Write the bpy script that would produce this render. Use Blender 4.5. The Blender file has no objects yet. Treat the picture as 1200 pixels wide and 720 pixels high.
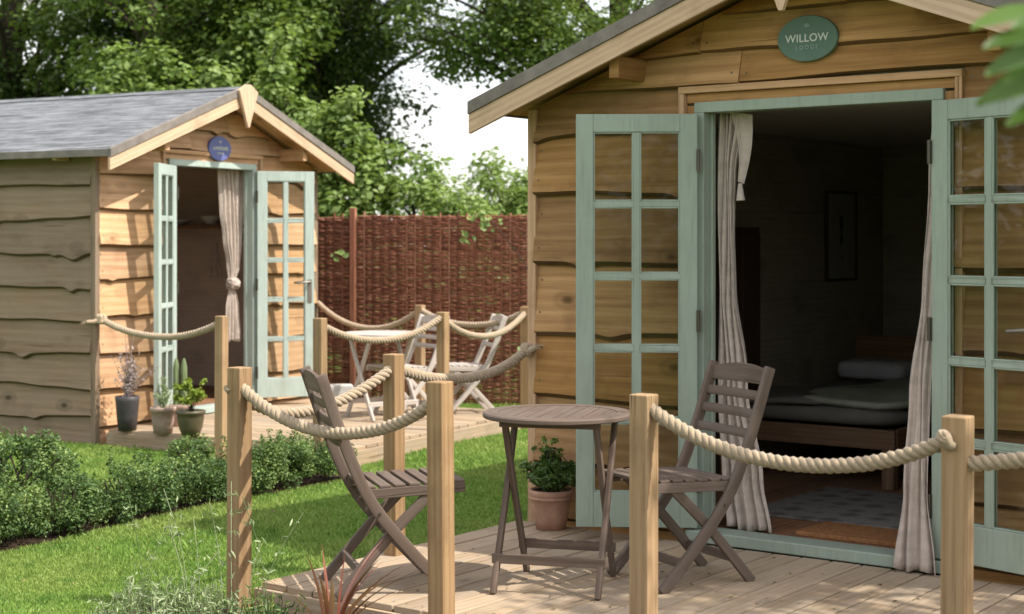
import bpy, math, random
import numpy as np
from mathutils import Vector, Matrix, Euler
R = math.radians
random.seed(7); rng = np.random.default_rng(7)
sc = bpy.context.scene
COL = sc.collection
GZ = -0.13                      # lawn level; both decks are at z = 0
CH = 1.43                       # eye height
F = 1850.0
def at(px, d, py=None, z=0.0):  # a survey helper: where a sight line meets distance d
    return Vector(((px-600)/F*d, d, CH-(py-282)/F*d if py is not None else z))

# ------------------------------------------------------------------ mesh builder
class MB:
    def __init__(s): s.v=[]; s.f=[]; s.uv=[]; s.r=[]; s.sm=[]
    def face(s, pts, uvs, r, smooth=False):
        i=len(s.v); s.v.extend(pts); s.f.append(tuple(range(i,i+len(pts)))); s.uv.extend(uvs); s.r.append(r); s.sm.append(smooth)
    def grid(s, P, U, r, smooth=True, close=False):
        """P: rows of points, U: rows of uv; shared vertices"""
        i0=len(s.v); n=len(P[0])
        for row in P: s.v.extend(row)
        for a in range(len(P)-1):
            for b in range(n-1 if not close else n):
                c=(b+1)%n
                s.f.append((i0+a*n+b, i0+a*n+c, i0+(a+1)*n+c, i0+(a+1)*n+b))
                ub=U[a][b]; uc=U[a][b+1] if b+1<len(U[a]) else U[a][c]
                vb=U[a+1][b]; vc=U[a+1][b+1] if b+1<len(U[a+1]) else U[a+1][c]
                s.uv.extend([ub,uc,vc,vb]); s.r.append(r); s.sm.append(smooth)
    def box(s, c, size, rot=None, r=None, axis=None):
        c=Vector(c); hx,hy,hz=size[0]/2,size[1]/2,size[2]/2
        r=random.random() if r is None else r
        o=random.random()*37
        ax=axis if axis is not None else max(range(3), key=lambda k:size[k])
        for d in range(3):
            a,b=[k for k in range(3) if k!=d]
            for sg in (-1,1):
                q=[]
                for (sa,sb) in ((-1,-1),(1,-1),(1,1),(-1,1)):
                    p=[0,0,0]; h=(hx,hy,hz)
                    p[d]=sg*h[d]; p[a]=sa*h[a]; p[b]=sb*h[b]; q.append(Vector(p))
                flip = (sg<0) if d!=1 else (sg>0)
                if flip: q.reverse()
                uv=[]
                for p in q:
                    if ax==a: uv.append((p[a]+o, p[b]+o*.37))
                    elif ax==b: uv.append((p[b]+o, p[a]+o*.37))
                    else: uv.append((p[a]*.15+o+.3, p[b]+o*.37))
                if rot is not None: q=[rot@p for p in q]
                s.face([c+p for p in q], uv, r)
    def beam(s, p0, p1, w, h, up=(0,0,1), r=None):
        p0=Vector(p0); p1=Vector(p1); x=(p1-p0); L=x.length; x.normalize()
        up=Vector(up); y=up.cross(x)
        if y.length<1e-4: y=Vector((0,1,0)).cross(x)
        y.normalize(); z=x.cross(y)
        m=Matrix((x,y,z)).transposed()
        s.box((p0+p1)/2,(L,w,h),m,r,0)
    def sweep(s, pts, side, w, h, r=None):
        """rectangular section swept along pts; w across 'side', h in the curve plane"""
        pts=[Vector(p) for p in pts]; side=Vector(side).normalized(); r=random.random() if r is None else r
        rows=[]; U=[]; L=0; o=random.random()*20
        for i,p in enumerate(pts):
            t=(pts[min(i+1,len(pts)-1)]-pts[max(i-1,0)]).normalized(); n=t.cross(side).normalized()
            if i: L+=(p-pts[i-1]).length
            rows.append([p+side*w/2+n*h/2, p-side*w/2+n*h/2, p-side*w/2-n*h/2, p+side*w/2-n*h/2])
            U.append(L+o)
        for k in range(4):
            k2=(k+1)%4; wd=w if k%2==0 else h
            P=[[row[k],row[k2]] for row in rows]
            i0=len(s.v)
            for q in P: s.v.extend(q)
            for a in range(len(P)-1):
                s.f.append((i0+2*a,i0+2*a+1,i0+2*a+3,i0+2*a+2)); s.uv.extend([(U[a],k*.3),(U[a],k*.3+wd),(U[a+1],k*.3+wd),(U[a+1],k*.3)]); s.r.append(r); s.sm.append(True)
        s.face(rows[0][::-1],[(0,0),(0,h),(w,h),(w,0)],r); s.face(rows[-1],[(0,0),(0,h),(w,h),(w,0)],r)
    def tube(s, pts, rad, n=8, r=None, caps=True):
        pts=[Vector(p) for p in pts]; r=random.random() if r is None else r
        if not callable(rad): rr=rad; rad=lambda t: rr
        T0=(pts[1]-pts[0]).normalized(); ref=Vector((0,0,1)) if abs(T0.z)<.9 else Vector((1,0,0))
        nrm=T0.cross(ref).normalized(); rows=[]; U=[]; L=0; o=random.random()*9
        for i,p in enumerate(pts):
            t=(pts[min(i+1,len(pts)-1)]-pts[max(i-1,0)]).normalized()
            nrm=(nrm-t*nrm.dot(t)).normalized(); b=t.cross(nrm)
            if i: L+=(p-pts[i-1]).length
            q=rad(i/(len(pts)-1))
            rows.append([p+(nrm*math.cos(6.28318*k/n)+b*math.sin(6.28318*k/n))*q for k in range(n)])
            U.append([(L+o,k/n*.3) for k in range(n+1)])
        s.grid(rows,U,r,True,True)
        if caps:
            s.face(rows[0][::-1],[(0,0)]*n,r); s.face(rows[-1],[(0,0)]*n,r)
    def lathe(s, c, prof, n=28, r=.5, wob=0):
        c=Vector(c); rows=[];U=[]
        for i,(q,z) in enumerate(prof):
            rows.append([c+Vector((q*math.cos(6.28318*k/n)*(1+wob*math.sin(k*1.7)),q*math.sin(6.28318*k/n),z)) for k in range(n)])
            U.append([(k/n, z) for k in range(n+1)])
        s.grid(rows,U,r,True,True)
    def build(s, name, mat, parent=None, bevel=0, loc=None):
        me=bpy.data.meshes.new(name)
        me.from_pydata([tuple(v) for v in s.v],[],s.f)
        uvl=me.uv_layers.new(name='UVMap'); uvl.data.foreach_set('uv',np.array(s.uv,dtype=np.float32).ravel())
        a=me.attributes.new('rnd','FLOAT','FACE'); a.data.foreach_set('value',np.array(s.r,dtype=np.float32))
        me.polygons.foreach_set('use_smooth',np.array(s.sm,dtype=bool))
        me.materials.append(mat); me.update()
        o=bpy.data.objects.new(name,me); COL.objects.link(o)
        if parent: o.parent=parent
        if loc is not None: o.location=loc
        if bevel:
            # weld the loose box faces so the bevel sees solid edges
            import bmesh
            bm=bmesh.new(); bm.from_mesh(me); bmesh.ops.remove_doubles(bm,verts=bm.verts,dist=1e-5); bm.to_mesh(me); bm.free()
            m=o.modifiers.new('Bevel','BEVEL'); m.width=bevel; m.segments=2; m.limit_method='ANGLE'; m.angle_limit=R(50)
        return o
def npmesh(name, V, Fc, rnd, mat, parent=None, uv=None, smooth=False):
    me=bpy.data.meshes.new(name); nv=len(V); nf=len(Fc); k=Fc.shape[1]
    me.vertices.add(nv); me.vertices.foreach_set('co',V.astype(np.float32).ravel())
    me.loops.add(nf*k); me.loops.foreach_set('vertex_index',Fc.astype(np.int32).ravel())
    me.polygons.add(nf); me.polygons.foreach_set('loop_start',np.arange(0,nf*k,k,dtype=np.int32)); me.polygons.foreach_set('loop_total',np.full(nf,k,dtype=np.int32))
    me.update(calc_edges=True)
    a=me.attributes.new('rnd','FLOAT','FACE'); a.data.foreach_set('value',rnd.astype(np.float32))
    if smooth: me.polygons.foreach_set('use_smooth',np.ones(nf,dtype=bool))
    me.materials.append(mat); me.validate()
    o=bpy.data.objects.new(name,me); COL.objects.link(o)
    if parent: o.parent=parent
    return o
def empty(name, loc=(0,0,0), rz=0):
    o=bpy.data.objects.new(name,None); COL.objects.link(o); o.location=loc; o.rotation_euler=(0,0,rz); o.empty_display_size=.1
    return o
def tag(o,label=None,cat=None,group=None,kind=None):
    if label: o['label']=label
    if cat: o['category']=cat
    if group: o['group']=group
    if kind: o['kind']=kind
    return o
def copy_tree(o,parent=None):
    c=o.copy(); COL.objects.link(c)
    if parent: c.parent=parent
    for ch in list(o.children): copy_tree(ch,c)
    return c

# ------------------------------------------------------------------ materials
class NT:
    def __init__(s,name):
        s.m=bpy.data.materials.new(name); s.m.use_nodes=True; s.t=s.m.node_tree; s.t.nodes.clear()
        s.out=s.n('ShaderNodeOutputMaterial')
    def n(s,t,**kw):
        x=s.t.nodes.new(t)
        for k,v in kw.items():
            if k.startswith('i_'):
                key=k[2:].replace('_',' '); x.inputs[int(key) if key.isdigit() else key].default_value=v
            else: setattr(x,k,v)
        return x
    def l(s,a,b): s.t.links.new(a,b)
    def uvmap(s,scale=(1,1,1),coord='UV',loc=(0,0,0)):
        tc=s.n('ShaderNodeTexCoord'); mp=s.n('ShaderNodeMapping'); mp.inputs['Scale'].default_value=scale; mp.inputs['Location'].default_value=loc
        s.l(tc.outputs[coord],mp.inputs[0]); return mp.outputs[0]
    def noise(s,vec,scale=5,detail=4,rough=.5,dist=0):
        x=s.n('ShaderNodeTexNoise'); x.inputs['Scale'].default_value=scale; x.inputs['Detail'].default_value=detail; x.inputs['Roughness'].default_value=rough; x.inputs['Distortion'].default_value=dist
        if vec is not None: s.l(vec,x.inputs['Vector'])
        return x.outputs['Fac']
    def ramp(s,fac,stops,interp='LINEAR'):
        x=s.n('ShaderNodeValToRGB'); x.color_ramp.interpolation=interp; e=x.color_ramp.elements
        while len(e)<len(stops): e.new(.5)
        for i,(p,c) in enumerate(stops): e[i].position=p; e[i].color=(*c,1) if len(c)==3 else c
        s.l(fac,x.inputs[0]); return x.outputs[0]
    def mix(s,a,b,fac,mode='MIX'):
        x=s.n('ShaderNodeMix',data_type='RGBA',blend_type=mode)
        for i,v in ((0,fac),(6,a),(7,b)):
            if isinstance(v,(int,float)): x.inputs[i].default_value=v
            elif isinstance(v,tuple): x.inputs[i].default_value=(*v,1)
            else: s.l(v,x.inputs[i])
        return x.outputs[2]
    def math(s,op,a,b=0.0,clamp=False):
        x=s.n('ShaderNodeMath',operation=op,use_clamp=clamp)
        for i,v in ((0,a),(1,b)):
            if isinstance(v,(int,float)): x.inputs[i].default_value=v
            else: s.l(v,x.inputs[i])
        return x.outputs[0]
    def rnd(s): return s.n('ShaderNodeAttribute',attribute_name='rnd').outputs['Fac']
    def bump(s,h,strength=.3,dist=.01):
        x=s.n('ShaderNodeBump'); x.inputs['Strength'].default_value=strength; x.inputs['Distance'].default_value=dist; s.l(h,x.inputs['Height']); return x.outputs[0]
    def bsdf(s,col,rough=.7,bump=None,spec=.3,metal=0,sheen=0):
        b=s.n('ShaderNodeBsdfPrincipled'); 
        if isinstance(col,tuple): b.inputs['Base Color'].default_value=(*col,1)
        else: s.l(col,b.inputs['Base Color'])
        if isinstance(rough,(int,float)): b.inputs['Roughness'].default_value=rough
        else: s.l(rough,b.inputs['Roughness'])
        b.inputs['Specular IOR Level'].default_value=spec; b.inputs['Metallic'].default_value=metal
        if sheen: b.inputs['Sheen Weight'].default_value=sheen
        if bump is not None: s.l(bump,b.inputs['Normal'])
        return b.outputs[0]
    def done(s,sh): s.l(sh,s.out.inputs[0]); return s.m

def wood(name, dark, mid, light, grain=1.0, knots=.6, var=.35, rough=.75, grey=None, greyamt=0.0, bump=.35, band=1.0, wave=.14, checks=.6):
    n=NT(name); v=n.uvmap((1.1,23*grain,1)); fine=n.uvmap((3.2,78*grain,1))
    warp=n.noise(n.uvmap((2.2,5,1)),1.0,3,.5)
    g=n.noise(v,1.0,5,.6,1.2)
    # growth rings: wave across the board, warped
    wv=n.n('ShaderNodeTexWave',wave_type='BANDS',bands_direction='Y'); n.l(n.uvmap((.35,5.5*band,1)),wv.inputs['Vector'])
    wv.inputs['Scale'].default_value=1.6; wv.inputs['Distortion'].default_value=5.0; wv.inputs['Detail'].default_value=3; wv.inputs['Detail Scale'].default_value=1.1
    f=n.math('ADD',n.math('MULTIPLY',g,.38),n.math('MULTIPLY',wv.outputs['Fac'],wave))
    f=n.math('ADD',f,n.math('MULTIPLY',n.noise(fine,1,3,.6),.44)); f=n.math('ADD',f,.0)
    c=n.ramp(f,[(.22,dark),(.5,mid),(.80,light)])
    # per plank tone
    rr_=n.rnd(); bark=n.math('GREATER_THAN',rr_,5.0); r=n.math('FRACT',rr_)  # bark: mask of lower board edges that get the painted shadow line
    hs=n.n('ShaderNodeHueSaturation'); n.l(c,hs.inputs['Color'])
    n.l(n.math('ADD',n.math('MULTIPLY',r,var),1-var*.5),hs.inputs['Value'])
    n.l(n.math('ADD',n.math('MULTIPLY',n.math('FRACT',n.math('MULTIPLY',r,7.3)),.12),.94),hs.inputs['Saturation'])
    c=hs.outputs[0]
    # blotchy weathering
    bl=n.noise(n.uvmap((2.3,3.1,1)),1.3,4,.6)
    c=n.mix(c,tuple(x*.62 for x in dark),n.ramp(bl,[(.52,(0,0,0)),(.75,(.55,)*3)]))
    if grey: c=n.mix(c,grey,n.math('MULTIPLY',n.ramp(n.noise(n.uvmap((1.1,4,1),loc=(3,1,0)),1.6,4,.6),[(.3,(0,0,0)),(.62,(1,1,1))]),greyamt))
    # drying checks: thin dark lines along the grain
    ck=n.ramp(n.noise(n.uvmap((1.3,75,1),loc=(7,3,0)),1.0,2,.4,.3),[(.66,(0,0,0)),(.70,(1,1,1))])
    cm=n.ramp(n.noise(n.uvmap((1.7,6,1),loc=(1,9,0)),1.0,2,.5),[(.48,(0,0,0)),(.58,(1,1,1))])
    c=n.mix(c,tuple(x*.35 for x in dark),n.math('MULTIPLY',n.math('MULTIPLY',ck,cm),checks))
    # knots
    if knots:
        vo=n.n('ShaderNodeTexVoronoi',feature='F1'); n.l(n.uvmap((2.5,4.6,1)),vo.inputs['Vector']); vo.inputs['Scale'].default_value=1.0; vo.inputs['Randomness'].default_value=1.0
        k=n.ramp(vo.outputs['Distance'],[(0.035,(1,1,1)),(.07,(.75,)*3),(.12,(.22,)*3),(.19,(.30,)*3),(.26,(0,0,0))])
        c=n.mix(c,tuple(x*.30 for x in dark),n.math('MULTIPLY',k,knots))
    c=n.mix(c,(.075,.048,.028),n.math('MULTIPLY',bark,.8))  # bark remnants that also paint in the shadow line under each lip
    return n.done(n.bsdf(c,rough,n.bump(f,bump,.006),.2))
M={}
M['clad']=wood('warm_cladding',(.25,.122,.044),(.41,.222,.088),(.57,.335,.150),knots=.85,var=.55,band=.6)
M['clad_lit']=wood('lit_cladding',(.40,.215,.105),(.56,.335,.185),(.70,.46,.28),knots=.7,var=.3,band=.6)  # boards of the sunlit front, sun brightness put into the colour
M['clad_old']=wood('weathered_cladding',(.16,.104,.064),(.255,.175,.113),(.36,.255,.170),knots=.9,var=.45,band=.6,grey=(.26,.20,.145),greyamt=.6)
M['trim']=wood('trim_timber',(.36,.20,.10),(.52,.32,.18),(.66,.44,.27),knots=.4,var=.15)
M['barge']=wood('bargeboard_timber',(.40,.26,.17),(.56,.39,.26),(.68,.50,.36),knots=.4,var=.12)
M['post']=wood('post_timber',(.22,.130,.062),(.345,.222,.115),(.45,.31,.175),knots=.6,var=.22,checks=1.0,bump=.2)
M['deck']=wood('deck_timber',(.20,.135,.078),(.35,.25,.155),(.47,.355,.235),knots=.5,var=.45,grey=(.37,.30,.225),greyamt=.7)
M['teak']=wood('weathered_teak',(.065,.043,.031),(.12,.083,.062),(.19,.140,.108),knots=0,var=.22,grey=(.17,.138,.115),greyamt=.5,rough=.65)
M['teak_pale']=wood('pale_teak',(.32,.27,.23),(.45,.39,.34),(.56,.50,.45),knots=0,var=.2,grey=(.50,.47,.44),greyamt=.5,rough=.7)
M['indoor']=wood('indoor_lining',(.28,.235,.165),(.36,.305,.22),(.44,.38,.28),knots=.2,var=.15)
M['indoor_lightened']=wood('lightened_indoor_lining',(.50,.41,.34),(.60,.50,.42),(.68,.58,.49),knots=.2,var=.12)  # lining colour lightened to stand in for daylight missing indoors
M['indoor_floor']=wood('indoor_floor',(.14,.07,.04),(.24,.125,.07),(.33,.18,.105),knots=.2,var=.3)
M['bedwood']=wood('bed_wood',(.16,.09,.05),(.25,.145,.08),(.33,.20,.12),knots=.1,var=.1)
M['darkwood']=wood('dark_wood',(.05,.03,.02),(.075,.045,.03),(.10,.06,.04),knots=.0,var=.1)
def plain(name,col,rough=.6,var=.12,scale=8,bump=.1,spec=.3,metal=0,sheen=0,coord='Object',bs=60):
    n=NT(name); v=n.uvmap((1,1,1),coord)
    a=n.noise(v,scale,4,.6)
    c=n.mix(tuple(x*(1-var) for x in col),tuple(min(1,x*(1+var)) for x in col),n.ramp(a,[(.3,(0,0,0)),(.7,(1,1,1))]))
    return n.done(n.bsdf(c,rough,n.bump(n.noise(v,bs,3,.6),bump,.004),spec,metal,sheen))
def paint(name,col):
    n=NT(name); v=n.uvmap((1,1,1),'Object')
    a=n.noise(v,3,4,.6); g=n.noise(n.uvmap((60,60,5),'Object'),1,3,.5)
    c=n.mix(tuple(x*.90 for x in col),tuple(min(1,x*1.07) for x in col),n.ramp(a,[(.3,(0,0,0)),(.7,(1,1,1))]))
    sp=n.ramp(n.noise(v,38,3,.7),[(.70,(0,0,0)),(.78,(1,1,1))])
    c=n.mix(c,(.33,.30,.24),n.math('MULTIPLY',sp,.5))
    c=n.mix(c,tuple(x*.72 for x in col),n.math('MULTIPLY',n.ramp(g,[(.52,(0,0,0)),(.75,(1,1,1))]),.5))
    du=n.ramp(n.noise(n.uvmap((7,7,2),'Object'),1,5,.7),[(.50,(0,0,0)),(.72,(1,1,1))]); c=n.mix(c,(.20,.19,.14),n.math('MULTIPLY',du,.28))
    return n.done(n.bsdf(c,.5,n.bump(g,.3,.004),.35))
M['sage']=paint('sage_paint',(.29,.35,.285))
M['sage_lit']=paint('lit_sage_paint',(.40,.475,.43))  # the same sage on sunlit doors, sunlight lightened into its colour
M['sign_green']=plain('sign_green',(.105,.175,.135),.45,.06)
M['sign_blue']=plain('sign_blue',(.12,.14,.35),.45,.06)
M['white']=plain('lettering_white',(.62,.65,.60),.5,.04)
M['dimwhite']=plain('lettering_dim',(.26,.36,.32),.5,.04)
M['steel']=plain('steel',(.26,.235,.20),.5,.1,metal=.9)
M['brass']=plain('aged_metal',(.12,.105,.085),.4,.1,metal=.8)
n=NT('linen'); v=n.uvmap((1,1,1),'Object'); cr=n.noise(n.uvmap((1,1,.35),'Object'),26,4,.6,1.0); wv_=n.noise(v,260,2,.6)
c_=n.mix((.55,.465,.40),(.68,.58,.505),n.ramp(n.noise(n.uvmap((1,1,3),'Object'),9,4,.6),[(.3,(0,0,0)),(.7,(1,1,1))]))
p_=n.bsdf(c_,.95,n.bump(n.math('ADD',n.math('MULTIPLY',cr,1.6),n.math('MULTIPLY',wv_,.25)),.55,.02),.08,sheen=.25); t_=n.n('ShaderNodeBsdfTranslucent'); n.l(c_,t_.inputs[0])
x_=n.n('ShaderNodeMixShader'); x_.inputs[0].default_value=.25; n.l(p_,x_.inputs[1]); n.l(t_.outputs[0],x_.inputs[2]); M['linen']=n.done(x_.outputs[0])
M['felt_trim']=plain('roof_felt_edge',(.19,.165,.148),.8,.25,10,.4,.2,bs=120)
M['felt_trim_pale']=plain('weathered_felt_edge',(.20,.175,.155),.8,.2,10,.4,.2,bs=120)
M['terracotta']=plain('terracotta',(.40,.235,.165),.8,.25,9,.3,.2)
M['terracotta_old']=plain('weathered_terracotta',(.36,.26,.21),.85,.3,11,.3,.2)
M['darkpot']=plain('charcoal_pot',(.05,.045,.045),.5,.3,10,.2,.4)
M['olivepot']=plain('olive_glazed_pot',(.085,.072,.038),.45,.25,12,.2,.5)
M['soil']=plain('soil',(.045,.030,.020),.95,.4,20,.9,.1,bs=50)
M['stone']=plain('stone',(.45,.44,.42),.9,.2,8,.5,.2)
M['ceramic']=plain('ceramic',(.70,.66,.60),.35,.05,5,.0,.5)
M['plaster']=plain('ceiling_paint',(.55,.52,.47),.8,.05)
M['duvet']=plain('sage_blanket',(.42,.42,.34),.95,.15,6,.5,.05,bs=160)
M['sheet']=plain('dim_linen_sheet',(.55,.54,.52),.9,.1,6,.3,.05,bs=160)
M['darkthrow']=plain('dark_throw',(.22,.205,.18),.95,.15,6,.5,.05,bs=160)
M['bluecloth']=plain('blue_cotton',(.28,.36,.62),.9,.1,6,.3,.05,bs=160)
M['coir']=plain('coir_mat',(.30,.145,.065),.98,.3,60,1.0,.05,bs=400)
M['paper']=plain('print_paper',(.28,.27,.26),.8,.05)
M['ink']=plain('print_ink',(.05,.05,.05),.8,.05)
M['cactus']=plain('cactus_skin',(.16,.21,.10),.7,.2,20,.6)
def mk_rope():
    n=NT('rope_fibre'); g=n.noise(n.uvmap((3,60,1)),8,4,.7)
    c=n.ramp(g,[(.25,(.22,.155,.095)),(.5,(.39,.30,.20)),(.8,(.57,.47,.34))])
    return n.done(n.bsdf(c,.9,n.bump(n.noise(n.uvmap((25,200,1)),3,3,.7),.6,.003),.1,sheen=.3))
M['rope']=mk_rope()
def mk_wicker():
    n=NT('willow_rods'); r=n.rnd(); g=n.noise(n.uvmap((1.3,9,1)),2,4,.7)
    c=n.ramp(r,[(0,(.13,.042,.024)),(.4,(.28,.098,.056)),(.75,(.40,.165,.10)),(1,(.55,.30,.20))])
    c=n.mix(c,(.045,.02,.015),n.ramp(g,[(.45,(0,0,0)),(.75,(.7,)*3)]))
    return n.done(n.bsdf(c,.6,n.bump(g,.3,.003),.35))
M['wicker']=mk_wicker()
def leafmat(name,stops,trans=.35,rough=.5,tcol=1.5):
    n=NT(name); r=n.rnd(); c=n.ramp(r,stops)
    geo=n.n('ShaderNodeTexCoord')
    c=n.mix(c,(.25,.30,.05),n.math('MULTIPLY',n.ramp(n.noise(geo.outputs['Object'],1.3,3,.6),[(.5,(0,0,0)),(.75,(1,1,1))]),.18))
    p=n.bsdf(c,rough,None,.35)
    t=n.n('ShaderNodeBsdfTranslucent')
    tc=n.mix(c,(1.0*tcol*.5,1.0*tcol*.62,.12),.45,'MULTIPLY'); n.l(n.mix(c,(.30,.42,.03),.35),t.inputs[0])
    mx=n.n('ShaderNodeMixShader'); mx.inputs[0].default_value=trans; n.l(p,mx.inputs[1]); n.l(t.outputs[0],mx.inputs[2])
    return n.done(mx.outputs[0])
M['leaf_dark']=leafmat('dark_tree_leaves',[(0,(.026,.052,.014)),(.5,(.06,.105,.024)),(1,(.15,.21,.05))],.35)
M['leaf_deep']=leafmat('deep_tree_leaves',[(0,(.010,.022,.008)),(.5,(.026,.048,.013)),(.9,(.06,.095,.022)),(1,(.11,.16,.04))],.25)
M['leaf_mid']=leafmat('fresh_tree_leaves',[(0,(.045,.085,.02)),(.5,(.105,.17,.036)),(1,(.20,.28,.07))],.4)
M['leaf_light']=leafmat('maple_leaves',[(0,(.09,.155,.035)),(.5,(.20,.29,.075)),(1,(.36,.44,.17))],.4)
M['box']=leafmat('box_leaves',[(0,(.024,.060,.016)),(.45,(.075,.142,.040)),(.72,(.20,.29,.085)),(1,(.40,.46,.15))],.25,.55)
M['silver']=leafmat('silver_leaves',[(0,(.13,.19,.07)),(.5,(.25,.33,.15)),(1,(.46,.50,.32))],.25,.6)
M['yellowgreen']=leafmat('lime_leaves',[(0,(.10,.16,.02)),(.5,(.22,.30,.04)),(1,(.38,.42,.08))],.35)
M['potleaf']=leafmat('glossy_pot_leaves',[(0,(.03,.07,.02)),(.6,(.09,.16,.04)),(1,(.26,.34,.07))],.25,.4)
M['purple']=leafmat('dark_purple_leaves',[(0,(.012,.012,.03)),(.6,(.03,.022,.055)),(1,(.06,.04,.08))],.15,.5)
M['dry']=leafmat('dry_flower_stems',[(0,(.22,.16,.16)),(.5,(.38,.30,.30)),(1,(.55,.47,.47))],.25,.7)
M['red']=leafmat('red_flax_blades',[(0,(.16,.035,.03)),(.5,(.30,.09,.07)),(1,(.42,.20,.14))],.25,.45)
M['fore']=leafmat('near_branch_leaves',[(0,(.03,.075,.010)),(.5,(.06,.125,.016)),(1,(.10,.18,.03))],.3,.4)
M['litter']=leafmat('dry_leaves',[(0,(.10,.06,.03)),(.5,(.20,.13,.06)),(1,(.30,.24,.10))],.1)
M['bark']=plain('bark',(.055,.043,.032),.9,.35,14,1.0,.1,bs=30)
def mk_grass():
    n=NT('grass_blades'); r=n.rnd(); c=n.ramp(r,[(0,(.10,.22,.03)),(.5,(.26,.40,.08)),(.9,(.40,.50,.16)),(1,(.52,.54,.26))])
    tc=n.n('ShaderNodeTexCoord'); big=n.noise(tc.outputs['Object'],.9,3,.6)
    c=n.mix(c,(.42,.46,.14),n.math('MULTIPLY',n.ramp(big,[(.42,(0,0,0)),(.62,(1,1,1))]),.38)); sm=n.noise(tc.outputs['Object'],5.5,3,.6); c=n.mix(c,(.10,.22,.04),n.math('MULTIPLY',n.ramp(sm,[(.56,(0,0,0)),(.64,(1,1,1))]),.55))
    p=n.bsdf(c,.5,None,.3); t=n.n('ShaderNodeBsdfTranslucent'); n.l(c,t.inputs[0])
    mx=n.n('ShaderNodeMixShader'); mx.inputs[0].default_value=.4; n.l(p,mx.inputs[1]); n.l(t.outputs[0],mx.inputs[2]); return n.done(mx.outputs[0])
M['grass']=mk_grass()
def mk_ground():
    n=NT('ground_turf'); tc=n.n('ShaderNodeTexCoord'); o=tc.outputs['Object']
    c=n.ramp(n.noise(o,9,6,.7),[(.3,(.06,.11,.02)),(.6,(.12,.21,.04)),(.8,(.16,.27,.05))])
    return n.done(n.bsdf(c,.95,n.bump(n.noise(o,60,4,.7),.8,.02),.1))
M['ground']=mk_ground()
def mk_glass():
    n=NT('door_glass'); tr=n.n('ShaderNodeBsdfTransparent'); tr.inputs[0].default_value=(.86,.88,.86,1)
    gl=n.n('ShaderNodeBsdfGlossy'); gl.inputs['Roughness'].default_value=.02
    fr=n.n('ShaderNodeFresnel'); fr.inputs[0].default_value=1.5
    mx=n.n('ShaderNodeMixShader'); n.l(n.math('MULTIPLY',fr.outputs[0],.32,True),mx.inputs[0]); n.l(tr.outputs[0],mx.inputs[1]); n.l(gl.outputs[0],mx.inputs[2]); return n.done(mx.outputs[0])
M['glass']=mk_glass()
def mk_shingle(name,a,b,c3):
    n=NT(name); v=n.uvmap((1,1,1))
    br=n.n('ShaderNodeTexBrick'); n.l(v,br.inputs['Vector']); br.inputs['Scale'].default_value=1.0
    br.inputs['Brick Width'].default_value=.33; br.inputs['Row Height'].default_value=.075; br.inputs['Mortar Size'].default_value=.004; br.inputs['Mortar Smooth'].default_value=.3; br.inputs['Bias'].default_value=0
    br.inputs['Color1'].default_value=(*a,1); br.inputs['Color2'].default_value=(*b,1); br.inputs['Mortar'].default_value=(*c3,1); br.offset=.37; br.squash_frequency=3
    st=n.noise(n.uvmap((1.8,26,1)),1,5,.7)
    c=n.mix(br.outputs['Color'],tuple(x*1.9 for x in b),n.ramp(st,[(.42,(0,0,0)),(.62,(1,1,1))]))
    c=n.mix(c,tuple(x*.45 for x in a),n.math('MULTIPLY',n.ramp(n.noise(n.uvmap((3,9,1)),2.2,4,.7),[(.5,(0,0,0)),(.7,(1,1,1))]),.55))
    h=n.math('ADD',n.noise(n.uvmap((60,60,1)),1,3,.7),n.math('MULTIPLY',br.outputs['Fac'],-2))
    return n.done(n.bsdf(c,.85,n.bump(h,.6,.006),.2))
M['shingle']=mk_shingle('felt_shingles',(.080,.084,.090),(.125,.131,.139),(.03,.033,.036))
def mk_rug():
    n=NT('rug_weave'); v=n.uvmap((1,1,1),'Object')
    ck=n.n('ShaderNodeTexVoronoi',feature='F1',distance='MANHATTAN'); n.l(v,ck.inputs['Vector']); ck.inputs['Scale'].default_value=6; ck.inputs['Randomness'].default_value=.35
    c=n.ramp(ck.outputs['Distance'],[(.1,(.09,.08,.07)),(.3,(.17,.165,.15)),(.5,(.30,.28,.25))],'CONSTANT')
    c=n.mix(c,(.15,.14,.13),n.noise(v,30,3,.7))
    return n.done(n.bsdf(c,.95,n.bump(n.noise(v,200,2,.5),.6,.004),.1))
M['rug']=mk_rug()

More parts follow.
